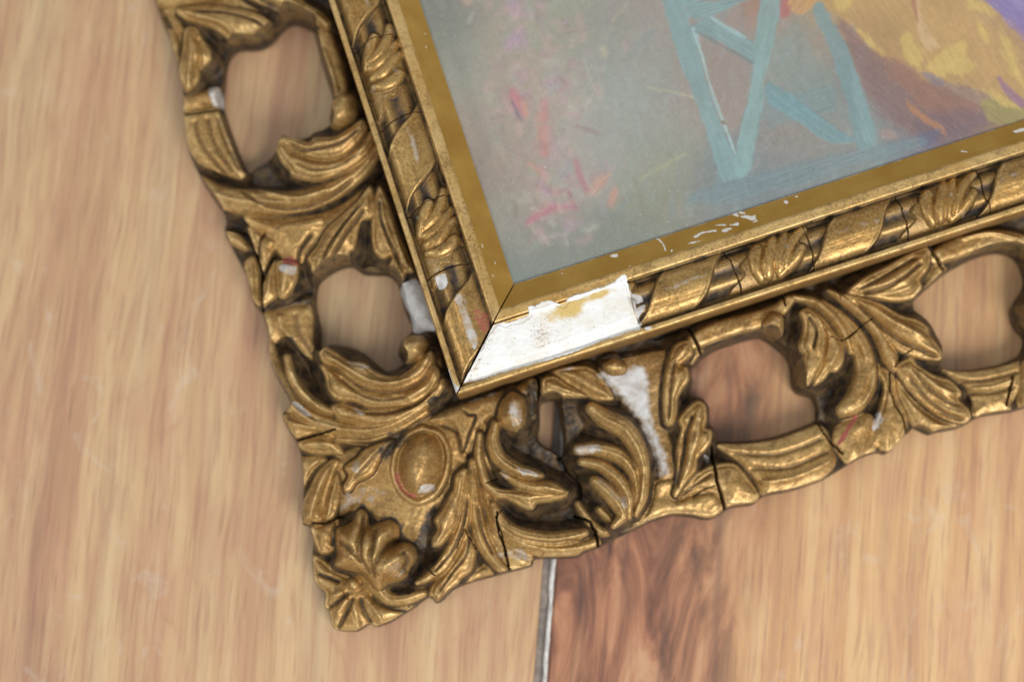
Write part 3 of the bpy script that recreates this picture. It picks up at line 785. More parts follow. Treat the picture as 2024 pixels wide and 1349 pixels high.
R.crack('E',[(340,860),(420,830)],1.5,9); R.crack('E',[(405,1090),(440,1200),(470,1349)],2.4,20); R.crack('E',[(410,1080),(440,1040)],1.4,8)
P_('knob','E',[(418,430),(440,330),(510,255),(590,300),(612,420),(595,505),(545,522),(450,485)],84,22,flat=.9)
K_('leaf','E',[(640,190,26),(640,300,30),(650,420,22)],62,6,tone=.5)
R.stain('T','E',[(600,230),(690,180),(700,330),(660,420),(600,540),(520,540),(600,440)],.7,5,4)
R.crack('E',[(830,690),(880,790),(960,880),(972,950)],6.5,60)
P_('leaf','E',[(715,170),(800,145),(900,210),(1020,285),(940,292),(860,288),(720,275)],76,10)
P_('leaf','E',[(780,115),(1000,80),(1110,150),(1190,300),(1060,310),(950,240)],70,9,tone=.75)
R.crack('E',[(685,150),(695,230),(685,320)],3,26)
P_('scroll','E',[(850,310),(1000,310),(1060,360),(1010,450),(930,600),(880,700),(860,600),(840,450)],44,6,tone=.25)
# right-hand scroll
K_('leaf','E',[(960,640,38),(1080,636,50),(1230,680,55),(1315,770,48),(1345,900,32),(1335,1060,16)],78,13)
K_('leaf','E',[(975,720,25),(1100,745,42),(1220,840,46),(1290,960,40),(1290,1085,22)],82,13)
K_('leaf','E',[(1065,850,34),(1130,900,50),(1220,1000,52),(1250,1080,40),(1190,1150,18)],88,14)
K_('leaf','E',[(1100,1040,26),(1150,1090,28),(1180,1130,18)],70,8)
K_('leaf','E',[(1045,365,42),(1130,430,62),(1260,500,66),(1350,630,58),(1392,780,40),(1388,950,30),(1340,1075,14)],86,17)
G_('E',[(1060,500),(1180,560),(1290,660),(1330,760)],-6,14,tone=.4); G_('E',[(1385,800),(1370,950),(1330,1060)],7,10)
K_('scroll','E',[(950,1000,20),(1030,1120,30),(1130,1190,34),(1240,1130,30),(1330,1110,20)],56,9,tone=.8)
R.crack('E',[(940,1085),(1030,1120),(1070,1190),(1095,1290)],4.2,36)
P_('scroll','E',[(1060,300),(1180,290),(1290,380),(1400,520),(1470,690),(1490,860),(1450,1020),(1340,1120),(1180,1200),(1330,1180),(1430,1130),(1520,1060),(1510,850),(1500,640),(1400,430),(1260,270),(1120,190)],54,5,tone=.35,flat=.5)
# where the carving is lost to bare composition
P_('bare_fill','E',[(1070,120),(1180,60),(1300,20),(1560,-20),(1540,150),(1515,400),(1590,650),(1605,820),(1500,850),(1475,690),(1400,510),(1290,340),(1180,230)],60,4,tone=.62,flat=.4)
R.stain('G','E',[(1085,135),(1180,110),(1300,80),(1400,90),(1430,220),(1450,420),(1520,600),(1565,780),(1500,800),(1475,690),(1410,510),(1300,340),(1190,230)],.95,20,7)
P_('knob','E',[(1120,70),(1200,30),(1275,80),(1260,130),(1180,140),(1130,110)],70,12,flat=.9)
P_('leaf','E',[(1535,130),(1560,20),(1600,-60),(1690,-90),(1720,0),(1640,75),(1680,90),(1692,170),(1650,240),(1620,300),(1612,400),(1582,475),(1530,460),(1520,300)],80,12)
G_('E',[(1600,30),(1570,180),(1560,420)],-7,12,tone=.35)
P_('leaf','E',[(1450,850),(1600,820),(1620,960),(1760,870),(1870,895),(1905,960),(1925,1030),(1850,1092),(1720,1085),(1560,1085),(1440,1125),(1300,1160),(1400,1040)],56,9,flat=.6)
P_('leaf','E',[(1620,440),(1680,360),(1750,312),(1800,340),(1812,430),(1800,490),(1842,512),(1840,580),(1805,640),(1752,700),(1740,780),(1680,850),(1612,952),(1588,930),(1620,800),(1608,640),(1640,500)],78,13)
G_('E',[(1730,380),(1680,520),(1655,680),(1615,880)],-10,13,tone=.25); G_('E',[(1770,400),(1740,560),(1690,740)],6,18)
P_('leaf','E',[(1610,970),(1680,870),(1750,790),(1860,740),(1980,730),(2040,770),(2110,860),(2160,940),(2120,1000),(1980,1030),(1920,1010),(1900,950),(1760,920)],66,11)
G_('E',[(1640,960),(1730,880),(1850,800)],-7,12,tone=.4); G_('E',[(1700,960),(1850,930),(2100,950)],-6,14,tone=.4)
# ======== right border
P_('strap','P',[(1418,880),(1480,878),(1540,868),(1610,841),(1634,852),(1642,882),(1652,916),(1620,950),(1560,970),(1512,984),(1490,948),(1465,918),(1440,900)],58,9,flat=.6)
for q in ([(1440,895),(1540,898),(1632,866)],[(1480,925),(1560,925),(1640,892)]): G_('P',q,-6,5,tone=.45)
G_('P',[(1500,955),(1570,945),(1645,912)],5,6)
R.crack('E',[(1858,620),(1870,740),(1885,860),(1920,960),(1950,1060)],4.0,36); R.crack('E',[(1735,950),(1800,905),(1870,885)],1.5,9)
K_('strap','F',[(440,600,50),(560,540,62),(700,490,62),(860,450,60),(1000,390,50),(1080,320,34)],74,7,prof='flat')
P_('strap','F',[(440,530),(490,560),(505,690),(440,740),(370,745),(420,690)],60,6,tone=.8)
R.crack('F',[(425,485),(450,560),(480,630),(512,690)],4.0,34); R.crack('F',[(425,485),(330,510),(200,560)],2.2,16)
P_('knob','F',[(905,470),(955,398),(1030,418),(1042,500),(1022,562),(968,552),(920,505)],86,20,flat=.9)
P_('leaf','F',[(925,575),(985,600),(1040,625),(1030,650),(975,632)],60,7)
K_('leaf','F',[(1110,300,20),(1250,330,30),(1370,430,38),(1450,560,34),(1490,660,20)],78,11)
K_('scroll','F',[(1300,330,20),(1430,430,34),(1545,590,62),(1588,760,76),(1570,900,84),(1510,1000,76),(1440,1050,48)],74,17)
G_('F',[(1520,600),(1580,740),(1570,900),(1500,1010)],-6,22,tone=.7); G_('F',[(1640,740),(1635,880),(1570,1010)],6,14)
P_('leaf','F',[(1200,355),(1300,425),(1400,555),(1442,620),(1442,720),(1402,790),(1350,798),(1310,850),(1240,882),(1260,760),(1300,600),(1260,460)],82,12)
P_('leaf','F',[(1150,400),(1200,370),(1275,420),(1312,520),(1312,650),(1290,760),(1240,840),(1200,892),(1160,872),(1143,820),(1158,720),(1175,682),(1150,650),(1143,610),(1165,540),(1170,460)],90,13)
G_('F',[(1190,420),(1250,520),(1230,640)],-9,12,tone=.25); G_('F',[(1230,400),(1300,520),(1290,680),(1220,830)],6,14)
G_('F',[(1330,500),(1390,640),(1340,770)],6,18)
P_('scroll','F',[(1370,1270),(1400,1150),(1540,1075),(1630,1085),(1640,1180),(1600,1290),(1560,1400),(1450,1400)],60,11)
R.crack('F',[(1290,1130),(1340,1220),(1450,1340)],2.6,22); R.crack('F',[(1350,560),(1450,578),(1530,520)],1.5,9); R.crack('F',[(1050,290),(1058,350)],2.4,14)
# spray of leaves
P_('leaf_stem','I',[(520,50),(650,85),(800,190),(950,370),(1060,560),(1030,680),(950,600),(880,430),(780,290),(620,150)],74,10)
P_('leaf','I',[(880,640),(980,590),(1035,680),(1055,850),(1112,1000),(1130,1085),(1085,1195),(1010,1282),(960,1305),(905,1250),(880,1290),(800,1310),(830,1220),(850,1130),(920,950),(945,780)],56,10)
P_('leaf','I',[(1035,690),(1120,830),(1250,960),(1400,1050),(1595,1075),(1500,1118),(1350,1142),(1300,1158),(1230,1128),(1160,1072),(1110,980),(1050,850)],60,11)
P_('leaf','I',[(1035,640),(1150,565),(1210,620),(1330,700),(1450,740),(1535,820),(1542,858),(1520,885),(1595,960),(1615,1020),(1580,1065),(1480,1062),(1340,1000),(1200,880),(1100,760)],74,13)
for q in ([(1160,640),(1290,800),(1430,900),(1520,930)],[(1120,680),(1260,860),(1420,990),(1560,1040)]): G_('I',q,-7,15,tone=.4)
G_('I',[(1200,660),(1340,780),(1490,850)],6,22); G_('I',[(1180,760),(1330,920),(1540,1010)],6,18)
P_('leaf','G',[(845,600),(960,500),(1100,430),(1280,330),(1392,296),(1402,380),(1380,450),(1330,520),(1342,570),(1285,640),(1180,662),(1060,652),(960,625)],80,13)
for q in ([(900,590),(1050,520),(1200,430),(1300,370)],[(920,610),(1080,580),(1220,500),(1330,410)]): G_('G',q,-9,14,tone=.35)
G_('G',[(960,625),(1100,620),(1260,570)],5,18)
P_('leaf','G',[(830,612),(960,640),(1080,680),(1200,752),(1300,780),(1380,830),(1392,880),(1430,930),(1470,990),(1470,1050),(1380,1052),(1300,1035),(1200,1000),(1100,920),(1000,800),(900,700)],82,13)
G_('G',[(880,650),(1040,800),(1200,930),(1440,1030)],-9,14,tone=.4); G_('G',[(960,680),(1140,800),(1380,920)],7,24)
R.crack('I',[(1165,510),(1090,560),(1035,640)],1.5,9); R.crack('I',[(1015,680),(1020,800),(1060,920),(1120,1020),(1150,1150)],2.6,24); R.crack('I',[(870,260),(760,345),(660,425)],1.5,9)
P_('strap','I',[(1395,660),(1600,676),(1800,648),(2030,580),(2200,520),(2260,680),(2100,820),(1930,900),(1905,985),(1640,1015),(1625,900),(1560,780)],56,8,flat=.6)
for q in ([(1540,745),(1760,730),(2000,670)],[(1600,840),(1800,830),(1960,790)]): G_('I',q,-7,14,tone=.4)
G_('I',[(1620,800),(1800,785),(1960,730)],5,14); R.crack('I',[(1960,700),(1940,800),(1915,920)],4,20)
P_('scroll','I',[(2000,620),(2080,600),(2120,800),(2020,960),(1970,900)],66,12)
K_('strap','G',[(1430,370,46),(1520,330,66),(1680,270,70),(1850,245,62),(2000,270,60),(2120,330,60)],70,8,prof='flat',side=.2)
G_('G',[(1600,240),(1800,200),(2000,240)],6,12)
P_('strap','G',[(1385,470),(1440,380),(1510,440),(1510,475),(1420,560),(1360,580)],60,6,tone=.85)
R.crack('G',[(1395,300),(1440,350),(1475,400),(1520,465)],4.6,40); R.crack('G',[(790,540),(800,640)],1.4,8)
P_('knob','P',[(2012,612),(2040,600),(2070,640),(2050,680),(2020,660)],84,16)
P_('scroll','P',[(2030,500),(2100,480),(2150,560),(2120,680),(2060,700),(2050,600)],66,12)

R.stain('T','P',[(845,795),(862,783),(880,806),(866,815)],1,2,2)  # shade of a small opening painted in as dark tone
# ---- wear: bare gesso, red bole
R.stain('G','A',[(420,560),(490,545),(520,660),(470,690)],0.66,5,3)
R.stain('G','B',[(580,580),(690,590),(690,650),(640,665),(590,630)],0.66,4,4); R.stain('B','B',[(600,530),(690,540),(690,590),(610,580)],.9,4,4)
R.stain('G','B',[(1372,722),(1410,700),(1500,680),(1620,900),(1640,1010),(1560,1015),(1500,1042),(1460,1012),(1440,900),(1400,820)],1,3,2)
pass
R.stain('G','C',[(240,660),(290,655),(390,750),(340,750)],0.66,3,3); R.stain('G','C',[(630,390),(720,400),(790,440),(690,450)],0.49,4,5)
pass; R.stain('G','C',[(680,690),(750,740),(720,750),(670,710)],0.59,3,3)
pass
R.stain('G','D',[(420,390),(560,310),(690,300),(760,360),(660,430),(560,430),(430,490)],0.41,8,6)
R.stain('G','D',[(530,150),(580,140),(570,220),(520,210)],0.59,3,3); pass
R.stain('G','D',[(1010,300),(1080,290),(1070,340),(960,360)],0.66,3,4); R.stain('B','D',[(805,210),(840,230),(880,340),(960,350),(940,390),(870,370),(810,290)],.62,5,4)
pass
pass; R.stain('G','D',[(750,850),(850,800),(890,890),(800,930)],0.40,5,7)
pass; R.stain('G','D',[(1610,720),(1720,770),(1700,810),(1480,790),(1440,780)],0.49,5,7)
R.stain('G','E',[(490,340),(570,330),(590,450),(520,480)],0.53,4,7); R.stain('G','E',[(545,750),(690,800),(680,825),(560,800)],0.66,4,5)
R.stain('G','E',[(440,780),(500,800),(470,840)],0.59,4,4); R.stain('G','E',[(930,620),(1080,600),(1110,650),(960,680)],0.56,6,5)
R.stain('G','E',[(1060,840),(1150,830),(1220,930),(1300,950),(1280,1060),(1180,960)],0.44,6,9)
R.stain('G','E',[(170,330),(290,270),(440,240),(300,310)],0.59,5,6); R.stain('G','E',[(820,110),(930,80),(900,110)],0.59,4,4)
R.stain('G','E',[(1100,0),(1300,-40),(1330,30),(1180,60)],0.40,6,9)
R.stain('G','E',[(1800,670),(1850,680),(1830,730)],0.66,3,3)
R.stain('B','F',[(1420,1250),(1530,1080),(1540,1110),(1440,1270)],.9,3,3)
R.stain('G','I',[(890,1050),(950,960),(970,1040),(930,1110),(870,1120)],0.66,4,5); pass
R.stain('G','G',[(1330,1130),(1400,1140),(1390,1170)],0.40,4,4)
# unevenness of hand carving, then the slope of the whole border up to the rail
R.Z += 3.0*fbm(R.X*.022, R.Y*.022, 3)+1.5*fbm(R.X*.09+5, R.Y*.09, 2)+.4*fbm(R.X*.24, R.Y*.24+8, 2)
R.stain('T','C',[(930,840),(1050,880),(920,1010),(860,1060),(830,1000)],.7,8,8)
gr = R.L == 0
R.Z[gr] += 5*fbm(R.X[gr]*.05, R.Y[gr]*.05, 3)
R.smooth(1)
R.flush()                                     # cracks stay sharp
R.Z += ramp(R.X, R.Y)
# the sides fall away to the back of the border
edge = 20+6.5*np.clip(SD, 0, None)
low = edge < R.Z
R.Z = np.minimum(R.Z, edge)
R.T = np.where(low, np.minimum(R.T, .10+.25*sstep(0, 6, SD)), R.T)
hold = low & (R.G < .5)
# pull the outermost row of points onto the outline
gx, gy = np.gradient(SD, R.res)
gl = np.sqrt(gx*gx+gy*gy)+1e-9
inside = (SD > -.5*R.res) & ((R.X < 26) | (R.Y < 26))
mv = np.where(inside & (SD < .6*R.res), -SD, 0)
XW = R.X+mv*gx/gl; YW = R.Y+mv*gy/gl
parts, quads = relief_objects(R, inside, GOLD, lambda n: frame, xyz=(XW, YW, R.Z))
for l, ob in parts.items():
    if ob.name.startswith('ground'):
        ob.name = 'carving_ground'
# the border's edge down to its flat back, leaning in a little
skirt('border_edge', R, quads, XW, YW, R.Z, 1.0, DARKWOOD, frame, (gx, gy))
# ---------------------------------------------------------------- the two inner rails: lip, rope moulding, fillet, sight bevel
TW = 178.0                       # rail width from lip to sight edge
def rail_z(t):
    return np.interp(t, [0, 1.5, 3.5, 11, 13.5, 17, 24, 60, 100, 108, 111.5, 114, 130, 133, 136, TW-2, TW],
                        [194, 198.5, 200, 200, 196, 184, 176, 172, 176, 186, 199, 204, 205.5, 204.5, 202, 182, 181])
def loc_rail(u, v, z):
    return loc_xy(u, v, 205.0)
# one rope leaf, traced on the near rail, kept relative to its place along the rail
LEAF = []
for pts in ([(660,880,62),(620,1000,82),(640,1160,74),(720,1290,50)],
            [(880,700,46),(850,860,72),(800,1060,84),(820,1240,60)],
            [(1040,620,40),(980,800,62),(930,1000,74),(950,1190,58)],
            [(1270,610,52),(1140,760,62),(1050,940,66),(1030,1130,55)],
            [(1250,880,58),(1180,1000,72),(1090,1120,64),(980,1240,46)]):
    a = px('N', pts); X, Y = loc_xy(a[:, 0], a[:, 1], 205.0)
    LEAF.append(np.column_stack([X-684, Y, np.array([p[2] for p in pts])/6.7467]))
def bend(t): return (t-66)*.62+((t-66)**3)*.00016
class RailRelief(Relief):
    def raw(self, name, Q, z, h, tone=1.0, side=.15, lid=None, slope=2.0):
        W = Q[:, 2]
        Qd = catmull(np.column_stack([Q, np.full(len(Q), 0.0)]), 6, False)
        b = self.box(Qd, W.max()+14)
        if self.X[b].size == 0: return lid
        r, bw, bz, bs, sg = self._near(b, Qd)
        t = self.Y[b]
        body = self.torus(t, z)
        rc = np.clip(r, 0, 1)
        ins = (1-r)*bw
        cand = np.where(r < 1, body+h*(1-rc**2)**.6, body+slope*ins)
        lid = lid or self.newid(name)
        self.put(b, cand, ins, tone, side, lid)
        return lid
    @staticmethod
    def torus(t, z):
        return z+34*np.sqrt(np.clip(1-((t-64)/50)**2, 0, 1))-34
def make_rail(flip, smax, s_from):
    r = RailRelief(0, 0, smax, TW, 1.25)
    if not flip:
        r.map = lambda u, v, z: loc_xy(u, v, 205.0)
    else:
        r.map = lambda u, v, z: loc_xy(u, v, 205.0)[::-1]
    s, t = r.X, r.Y
    r.Z = rail_z(t)
    ids = {}
    for nm, t0, t1 in (('outer_lip', -1, 13.4), ('cove', 13.4, 109), ('inner_fillet', 109, 134.5), ('sight_bevel', 134.5, 999)):
        ids[nm] = r.newid(nm)
        r.L[(t >= t0) & (t < t1)] = ids[nm]
    r.T[:] = 1.0
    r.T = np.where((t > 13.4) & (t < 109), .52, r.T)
    q = s-bend(t)
    # rope core between the leaves: dark reeds along the rail
    core = (t > 17) & (t < 108)
    zc = r.torus(t, 198)+3.6*np.cos((t-46)/38*2*np.pi)
    m = core & (zc > r.Z)
    for k in range(-1, 5):
        for c in (310-57.5+363*k+363-182*0, ):
            pass
    reed = {}
    per = 363.0
    cell = np.floor((q-(311-182))/181.5).astype(int)       # one short run of reeds between each barrel and leaf
    for c in np.unique(cell[m]):
        reed[c] = r.newid('rope_reed')
        mm = m & (cell == c)
        r.Z[mm] = zc[mm]; r.L[mm] = reed[c]; r.T[mm] = .42+.24*np.cos((t[mm]-46)/38*2*np.pi)
    # smooth barrels, rolled at their slanting ends
    for k in range(0, 4):
        c = 130+per*k
        if c-80 > smax: continue
        wob = 2.0*fbm(t*.05+k*7, t*0+k*3.1+flip*5, 2)
        d = np.minimum(q-(c-63), (c+63)-q)+wob
        zz = r.torus(t, 211)+1.0*np.cos((t-66)/20*np.pi)+1.6*np.exp(-((d-4)/3.5)**2)
        cand = np.where(d > 0, zz-3*np.exp(-(d/2.2)**2), zz-3+2.4*d)
        cand = np.where((t > 16) & (t < 109), cand, -99)
        lid = r.newid('rope_barrel')
        b = (slice(None), slice(None))
        m2 = (cand > r.Z)
        r.Z[m2] = cand[m2]; r.L[m2] = lid
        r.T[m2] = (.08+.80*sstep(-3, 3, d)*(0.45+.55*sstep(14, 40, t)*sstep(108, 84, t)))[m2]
        # grey rubbed stripe along the crown
        f = np.exp(-((t-(72+6*fbm(s*.03, s*0+k, 2)))/9)**2)*sstep(4, 14, d)*.62+.25*fbm(s*.05, t*.05+k, 3)*sstep(2, 8, d)
        r.G[m2] = np.clip(f, 0, 1)[m2]*.7
    # leaves wrapped across the rope
    for k in range(0, 4):
        s0 = 320.5+per*k
        if s0-110 > smax: continue
        lid = r.newid('rope_leaf')
        # body of the leaf under its flutes
        d = np.minimum(q-(s0-58), (s0+52)-q)+7*np.cos((t-30)/20*np.pi)
        cand = np.where(d > 0, r.torus(t, 206), r.torus(t, 206)+2.4*d)
        cand = np.where((t > 17) & (t < 104), cand, -99)
        m2 = cand > r.Z
        r.Z[m2] = cand[m2]; r.L[m2] = lid; r.T[m2] = .55
        for j, Q in enumerate(LEAF):
            Q2 = Q.copy(); Q2[:, 0] += s0+363*0
            Q2[:, 0] += 1.5*math.sin(k*3.3+j*2.1+flip); Q2[:, 2] *= 1.08
            r.raw('rope_leaf', Q2, 206.5+1.2*math.sin(j*1.9+k+flip), 8.5, tone=.86, side=.16, lid=lid)
        f = np.clip(.55*fbm(s*.06+3*k, t*.06+flip*9, 3)+.12, 0, 1)
        r.G = np.where(r.L == lid, np.maximum(r.G, f), r.G)
    r.smooth(1)
    r.Z += .7*fbm(s*.05, t*.05+flip*30, 3)*((t > 14) & (t < 109))+.35*fbm(s*.012, t*.2, 2)
    # black grime along the foot of the lip and the fillet
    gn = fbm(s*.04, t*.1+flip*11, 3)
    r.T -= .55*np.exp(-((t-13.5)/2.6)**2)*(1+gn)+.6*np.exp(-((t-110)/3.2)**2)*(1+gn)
    return r, ids
def rail_cracks(r, lst):
    for (s0, s1, bow) in lst:
        tt = np.linspace(16, 109, 20)
        ss = s0+(s1-s0)*(tt-16)/93+bow*np.sin((tt-16)/93*np.pi)+2*fbm(tt*.08+s0, tt*0, 2)
        P = np.column_stack([ss, tt])
        b = r.box(P, 6)
        D, _ = seg_dist(r.X[b], r.Y[b], P, False)
        f = 1-sstep(.25, 1.25, D)
        r.Z[b] -= 6*f; r.T[b] *= 1-f; r.G[b] *= 1-f
def finish_rail(r, flip, name, label, bare=None):
    s, t = r.X, r.Y
    gap = 1.2+1.6*np.exp(-((t-75)/45)**2)+.5*vnoise(t*.13+flip*50, t*0)
    sd = s-t-gap
    inside = sd > -.6*r.res
    mv = np.where(inside & (sd < .7*r.res), -sd, 0)
    sW = s+mv
    X, Y = (t, sW) if flip else (sW, t)
    # rail body: outer wall, mitre end and back
    root = skirt_quads = None
    ok = inside[:-1, :-1] & inside[1:, :-1] & inside[1:, 1:] & inside[:-1, 1:]
    idx = np.arange(r.nx*r.ny).reshape(r.nx, r.ny)
    quads = np.stack([idx[:-1, :-1], idx[1:, :-1], idx[1:, 1:], idx[:-1, 1:]], -1)[ok]
    if flip: quads = quads[:, ::-1]
    root = skirt(name, r, quads, X, Y, r.Z, 62.0, RAILSIDE, frame)
    root['label'] = label
    mats = {'sight_bevel': BRONZE, 'bare_gesso': GESSO, 'rope_barrel': ROPEGOLD, 'rope_leaf': ROPEGOLD, 'rope_reed': ROPEGOLD, 'cove': ROPEGOLD}
    parts, _ = relief_objects(r, inside, lambda n: mats.get(n, RAILGOLD), lambda n: root, flip=flip, xyz=(X, Y, r.Z))
    return root
RAILSIDE = plain('bronzed_rail_side', (0.17, 0.085, 0.025), (0.27, 0.15, 0.045), 160, .45)

# near rail, with its lost stretch of rope beside the mitre
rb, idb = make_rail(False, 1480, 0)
s, t = rb.X, rb.Y
GP = [(215,1185),(330,1010),(430,850),(490,805),(560,800),(690,752),(692,700),(740,690),(820,658),(920,682),(960,640),(1100,590),(1230,550),(1320,488),(1350,520),(1372,610),(1400,740),(1442,842),(1380,852),(1300,885),(1180,922),(1000,1000),(800,1060),(600,1110),(420,1168),(300,1192)]
P = catmull(rb.trace('H', GP, 200), 5, True)
D, ins = seg_dist(s, t, P)
d = np.where(ins, D, -D)+2.2*fbm(s*.12, t*.12, 3)
lost = (s < 388+4*fbm(t*.08, t*0, 2)-.05*(t-60)) & (t > 12) & (t < 111)
zflat = np.interp(t, [12, 15, 40, 108, 112], [197, 191, 195, 198.5, 203])+1.2*fbm(s*.03, t*.03, 3)
zflat += .8*fbm(s*.11, t*.11+9, 3)+2.2*sstep(-1.5, 1.5, (t-(30+.02*s+9*fbm(s*.02, s*0, 2))))
rb.Z = np.where(lost, zflat, rb.Z); rb.T = np.where(lost, .9, rb.T); rb.G = np.where(lost, 0, rb.G)
rb.L = np.where(lost & (t < 70), idb['cove'], rb.L); rb.L = np.where(lost & (t >= 70), idb['inner_fillet'], rb.L)
rb.T = np.where(lost & (t >= 70), .72, rb.T)
gid = rb.newid('bare_gesso')
g = d > 0
rb.Z = np.where(g, zflat+.6+1.5*sstep(6, 8, d+5*fbm(s*.06, t*.06+4, 3)), rb.Z)
rb.L = np.where(g, gid, rb.L)
rb.B = np.where(g, .0, rb.B); rb.G = np.where(g, .0, rb.G)
# brown dust and old glue on the gesso
rb.B = np.where(g, .16*fbm(s*.02, t*.02+3, 3)+.55*np.exp(-((s-200)/40)**2-((t-62)/26)**2)+.45*np.exp(-((s-t-14)/9)**2)+.4*np.exp(-((d-1)/3)**2)+.30*np.exp(-((t-(36+.02*s))/2.5)**2), rb.B)
gl = np.exp(-((s-252)/46)**2-((t-90)/17)**2)*.95+np.exp(-((s-320)/60)**2-((t-102)/9)**2)*.85
rb.G = np.where(g, gl, rb.G)
# the broken end of the rope
be = np.exp(-((s-391)/4)**2)*((t > 16) & (t < 107))
rb.G = np.where(~g & (s > 384), np.maximum(rb.G, be*.9), rb.G)
for pts in ([(1370,610),(1440,620),(1455,660),(1400,680),(1385,660)], [(1395,720),(1450,680),(1475,690),(1420,770)]):
    rb.stain('G', 'H', pts, .9, 2, 2)
rb.stain('G', 'H', [(1470,830),(1510,825),(1510,845),(1475,848)], 1, 1.5, 1)
# scratches through the bronze paint
for reg, pts in (('H',[(1540,225),(1570,228),(1600,270),(1615,320),(1603,325),(1590,275),(1565,240)]),('H',[(1640,310),(1655,308),(1655,325),(1640,328)]),('H',[(1800,222),(1850,190),(1940,178),(1940,188),(1860,200),(1810,228)]),('H',[(1750,272),(1850,245),(1850,250),(1755,278)]),
    ('N',[(320,375),(360,365),(430,415),(405,430)]),('N',[(400,350),(440,355),(510,390),(480,395)]),('N',[(445,430),(540,425),(600,440),(650,470),(600,495),(520,470)]),('N',[(600,440),(645,420),(640,450)]),('N',[(185,640),(260,600),(345,600),(280,635),(240,655)]),('N',[(300,548),(410,530),(400,565),(340,570)]),
    ('N',[(0,630),(110,618),(100,645),(0,655)]),('N',[(1035,225),(1075,220),(1080,255),(1050,260)]),('N',[(1185,150),(1220,145),(1225,170),(1190,175)]),('N',[(610,515),(660,495),(655,515),(625,528)]),('N',[(120,545),(240,545),(240,555),(120,555)]),
    ('P',[(2008,254),(2030,249),(2034,254),(2012,258)]),('P',[(1904,294),(1914,296),(1913,299),(1905,297)]),('H',[(905,458),(925,460),(920,470)]),('H',[(1240,340),(1290,330),(1285,355),(1250,355)])):
    rb.stain('G', reg, pts, .95, .6, 2.0)
bv = t > 136
rnd = np.random.RandomState(11)
for _ in range(4):
    a, c = rnd.uniform(190, 1400), rnd.uniform(137, 175)
    L_, w_ = rnd.uniform(.8, 4), rnd.uniform(.5, 1.1)
    b = rb.box(np.array([[a-6, c-4], [a+6, c+4]]), 1)
    rb.G[b] = np.maximum(rb.G[b], 1.0*(((rb.X[b]-a)/L_)**2+((rb.Y[b]-c)/w_)**2 < 1))
rb.G = np.where((t > TW-1.6) & bv, np.maximum(rb.G, .5+.5*vnoise(s*.05, t*0)), rb.G)
rail_cracks(rb, [(604,599,4),(757,763,6),(960,965,3),(1135,1141,-4),(1260,1255,3)])
finish_rail(rb, False, 'rail', 'near inner rail with a white patch of bare gesso beside the mitre', True)
# left rail
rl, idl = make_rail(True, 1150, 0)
s, t = rl.X, rl.Y
rl.stain('B', 'P', [(832,56),(845,58),(857,80),(852,88),(838,74)], .9, 2, 2)
bv = t > 136
for _ in range(5):
    a, c = rnd.uniform(190, 900), rnd.uniform(138, 174)
    L_, w_ = rnd.uniform(1.0, 5), rnd.uniform(.4, .9)
    b = rl.box(np.array([[a-6, c-4], [a+6, c+4]]), 1)
    rl.G[b] = np.maximum(rl.G[b], 1.0*(((rl.X[b]-a)/L_)**2+((rl.Y[b]-c)/w_)**2 < 1))
rl.stain('G', 'H', [(70,500),(130,470),(150,520),(130,570),(90,570)], 1, 2, 1.5)
rl.stain('G', 'H', [(190,650),(240,620),(330,850),(360,930),(330,990),(280,900),(230,740)], .6, 4, 4)
rl.stain('B', 'H', [(330,700),(420,740),(440,850),(380,870),(330,800)], .55, 5, 5)
rl.stain('G', 'H', [(135,1110),(165,1120),(190,1200),(240,1240),(225,1275),(190,1260),(165,1190)], 1, 1.5, 2)
rail_cracks(rl, [(373,390,6),(240,246,5),(560,572,8),(735,742,6),(930,940,4)])
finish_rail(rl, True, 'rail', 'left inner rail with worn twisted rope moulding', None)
# ---------------------------------------------------------------- the painting in the frame
ZP = 178.0
class Canvas:
    def __init__(self, x0, y0, x1, y1, res):
        self.res = res; self.x0, self.y0 = x0, y0
        self.nx = int((x1-x0)/res)+1; self.ny = int((y1-y0)/res)+1
        self.X, self.Y = np.meshgrid(x0+res*np.arange(self.nx), y0+res*np.arange(self.ny), indexing='ij')
        self.C = np.zeros(self.X.shape+(3,)); self.H = np.zeros(self.X.shape)
def srgb(c):
    c = np.asarray(c, float)/255
    return np.where(c <= .04045, c/12.92, ((c+.055)/1.055)**2.4)
cv = Canvas(172, 172, 1480, 1100, 1.6)
def ploc(u, v): return loc_xy(u, v, ZP)
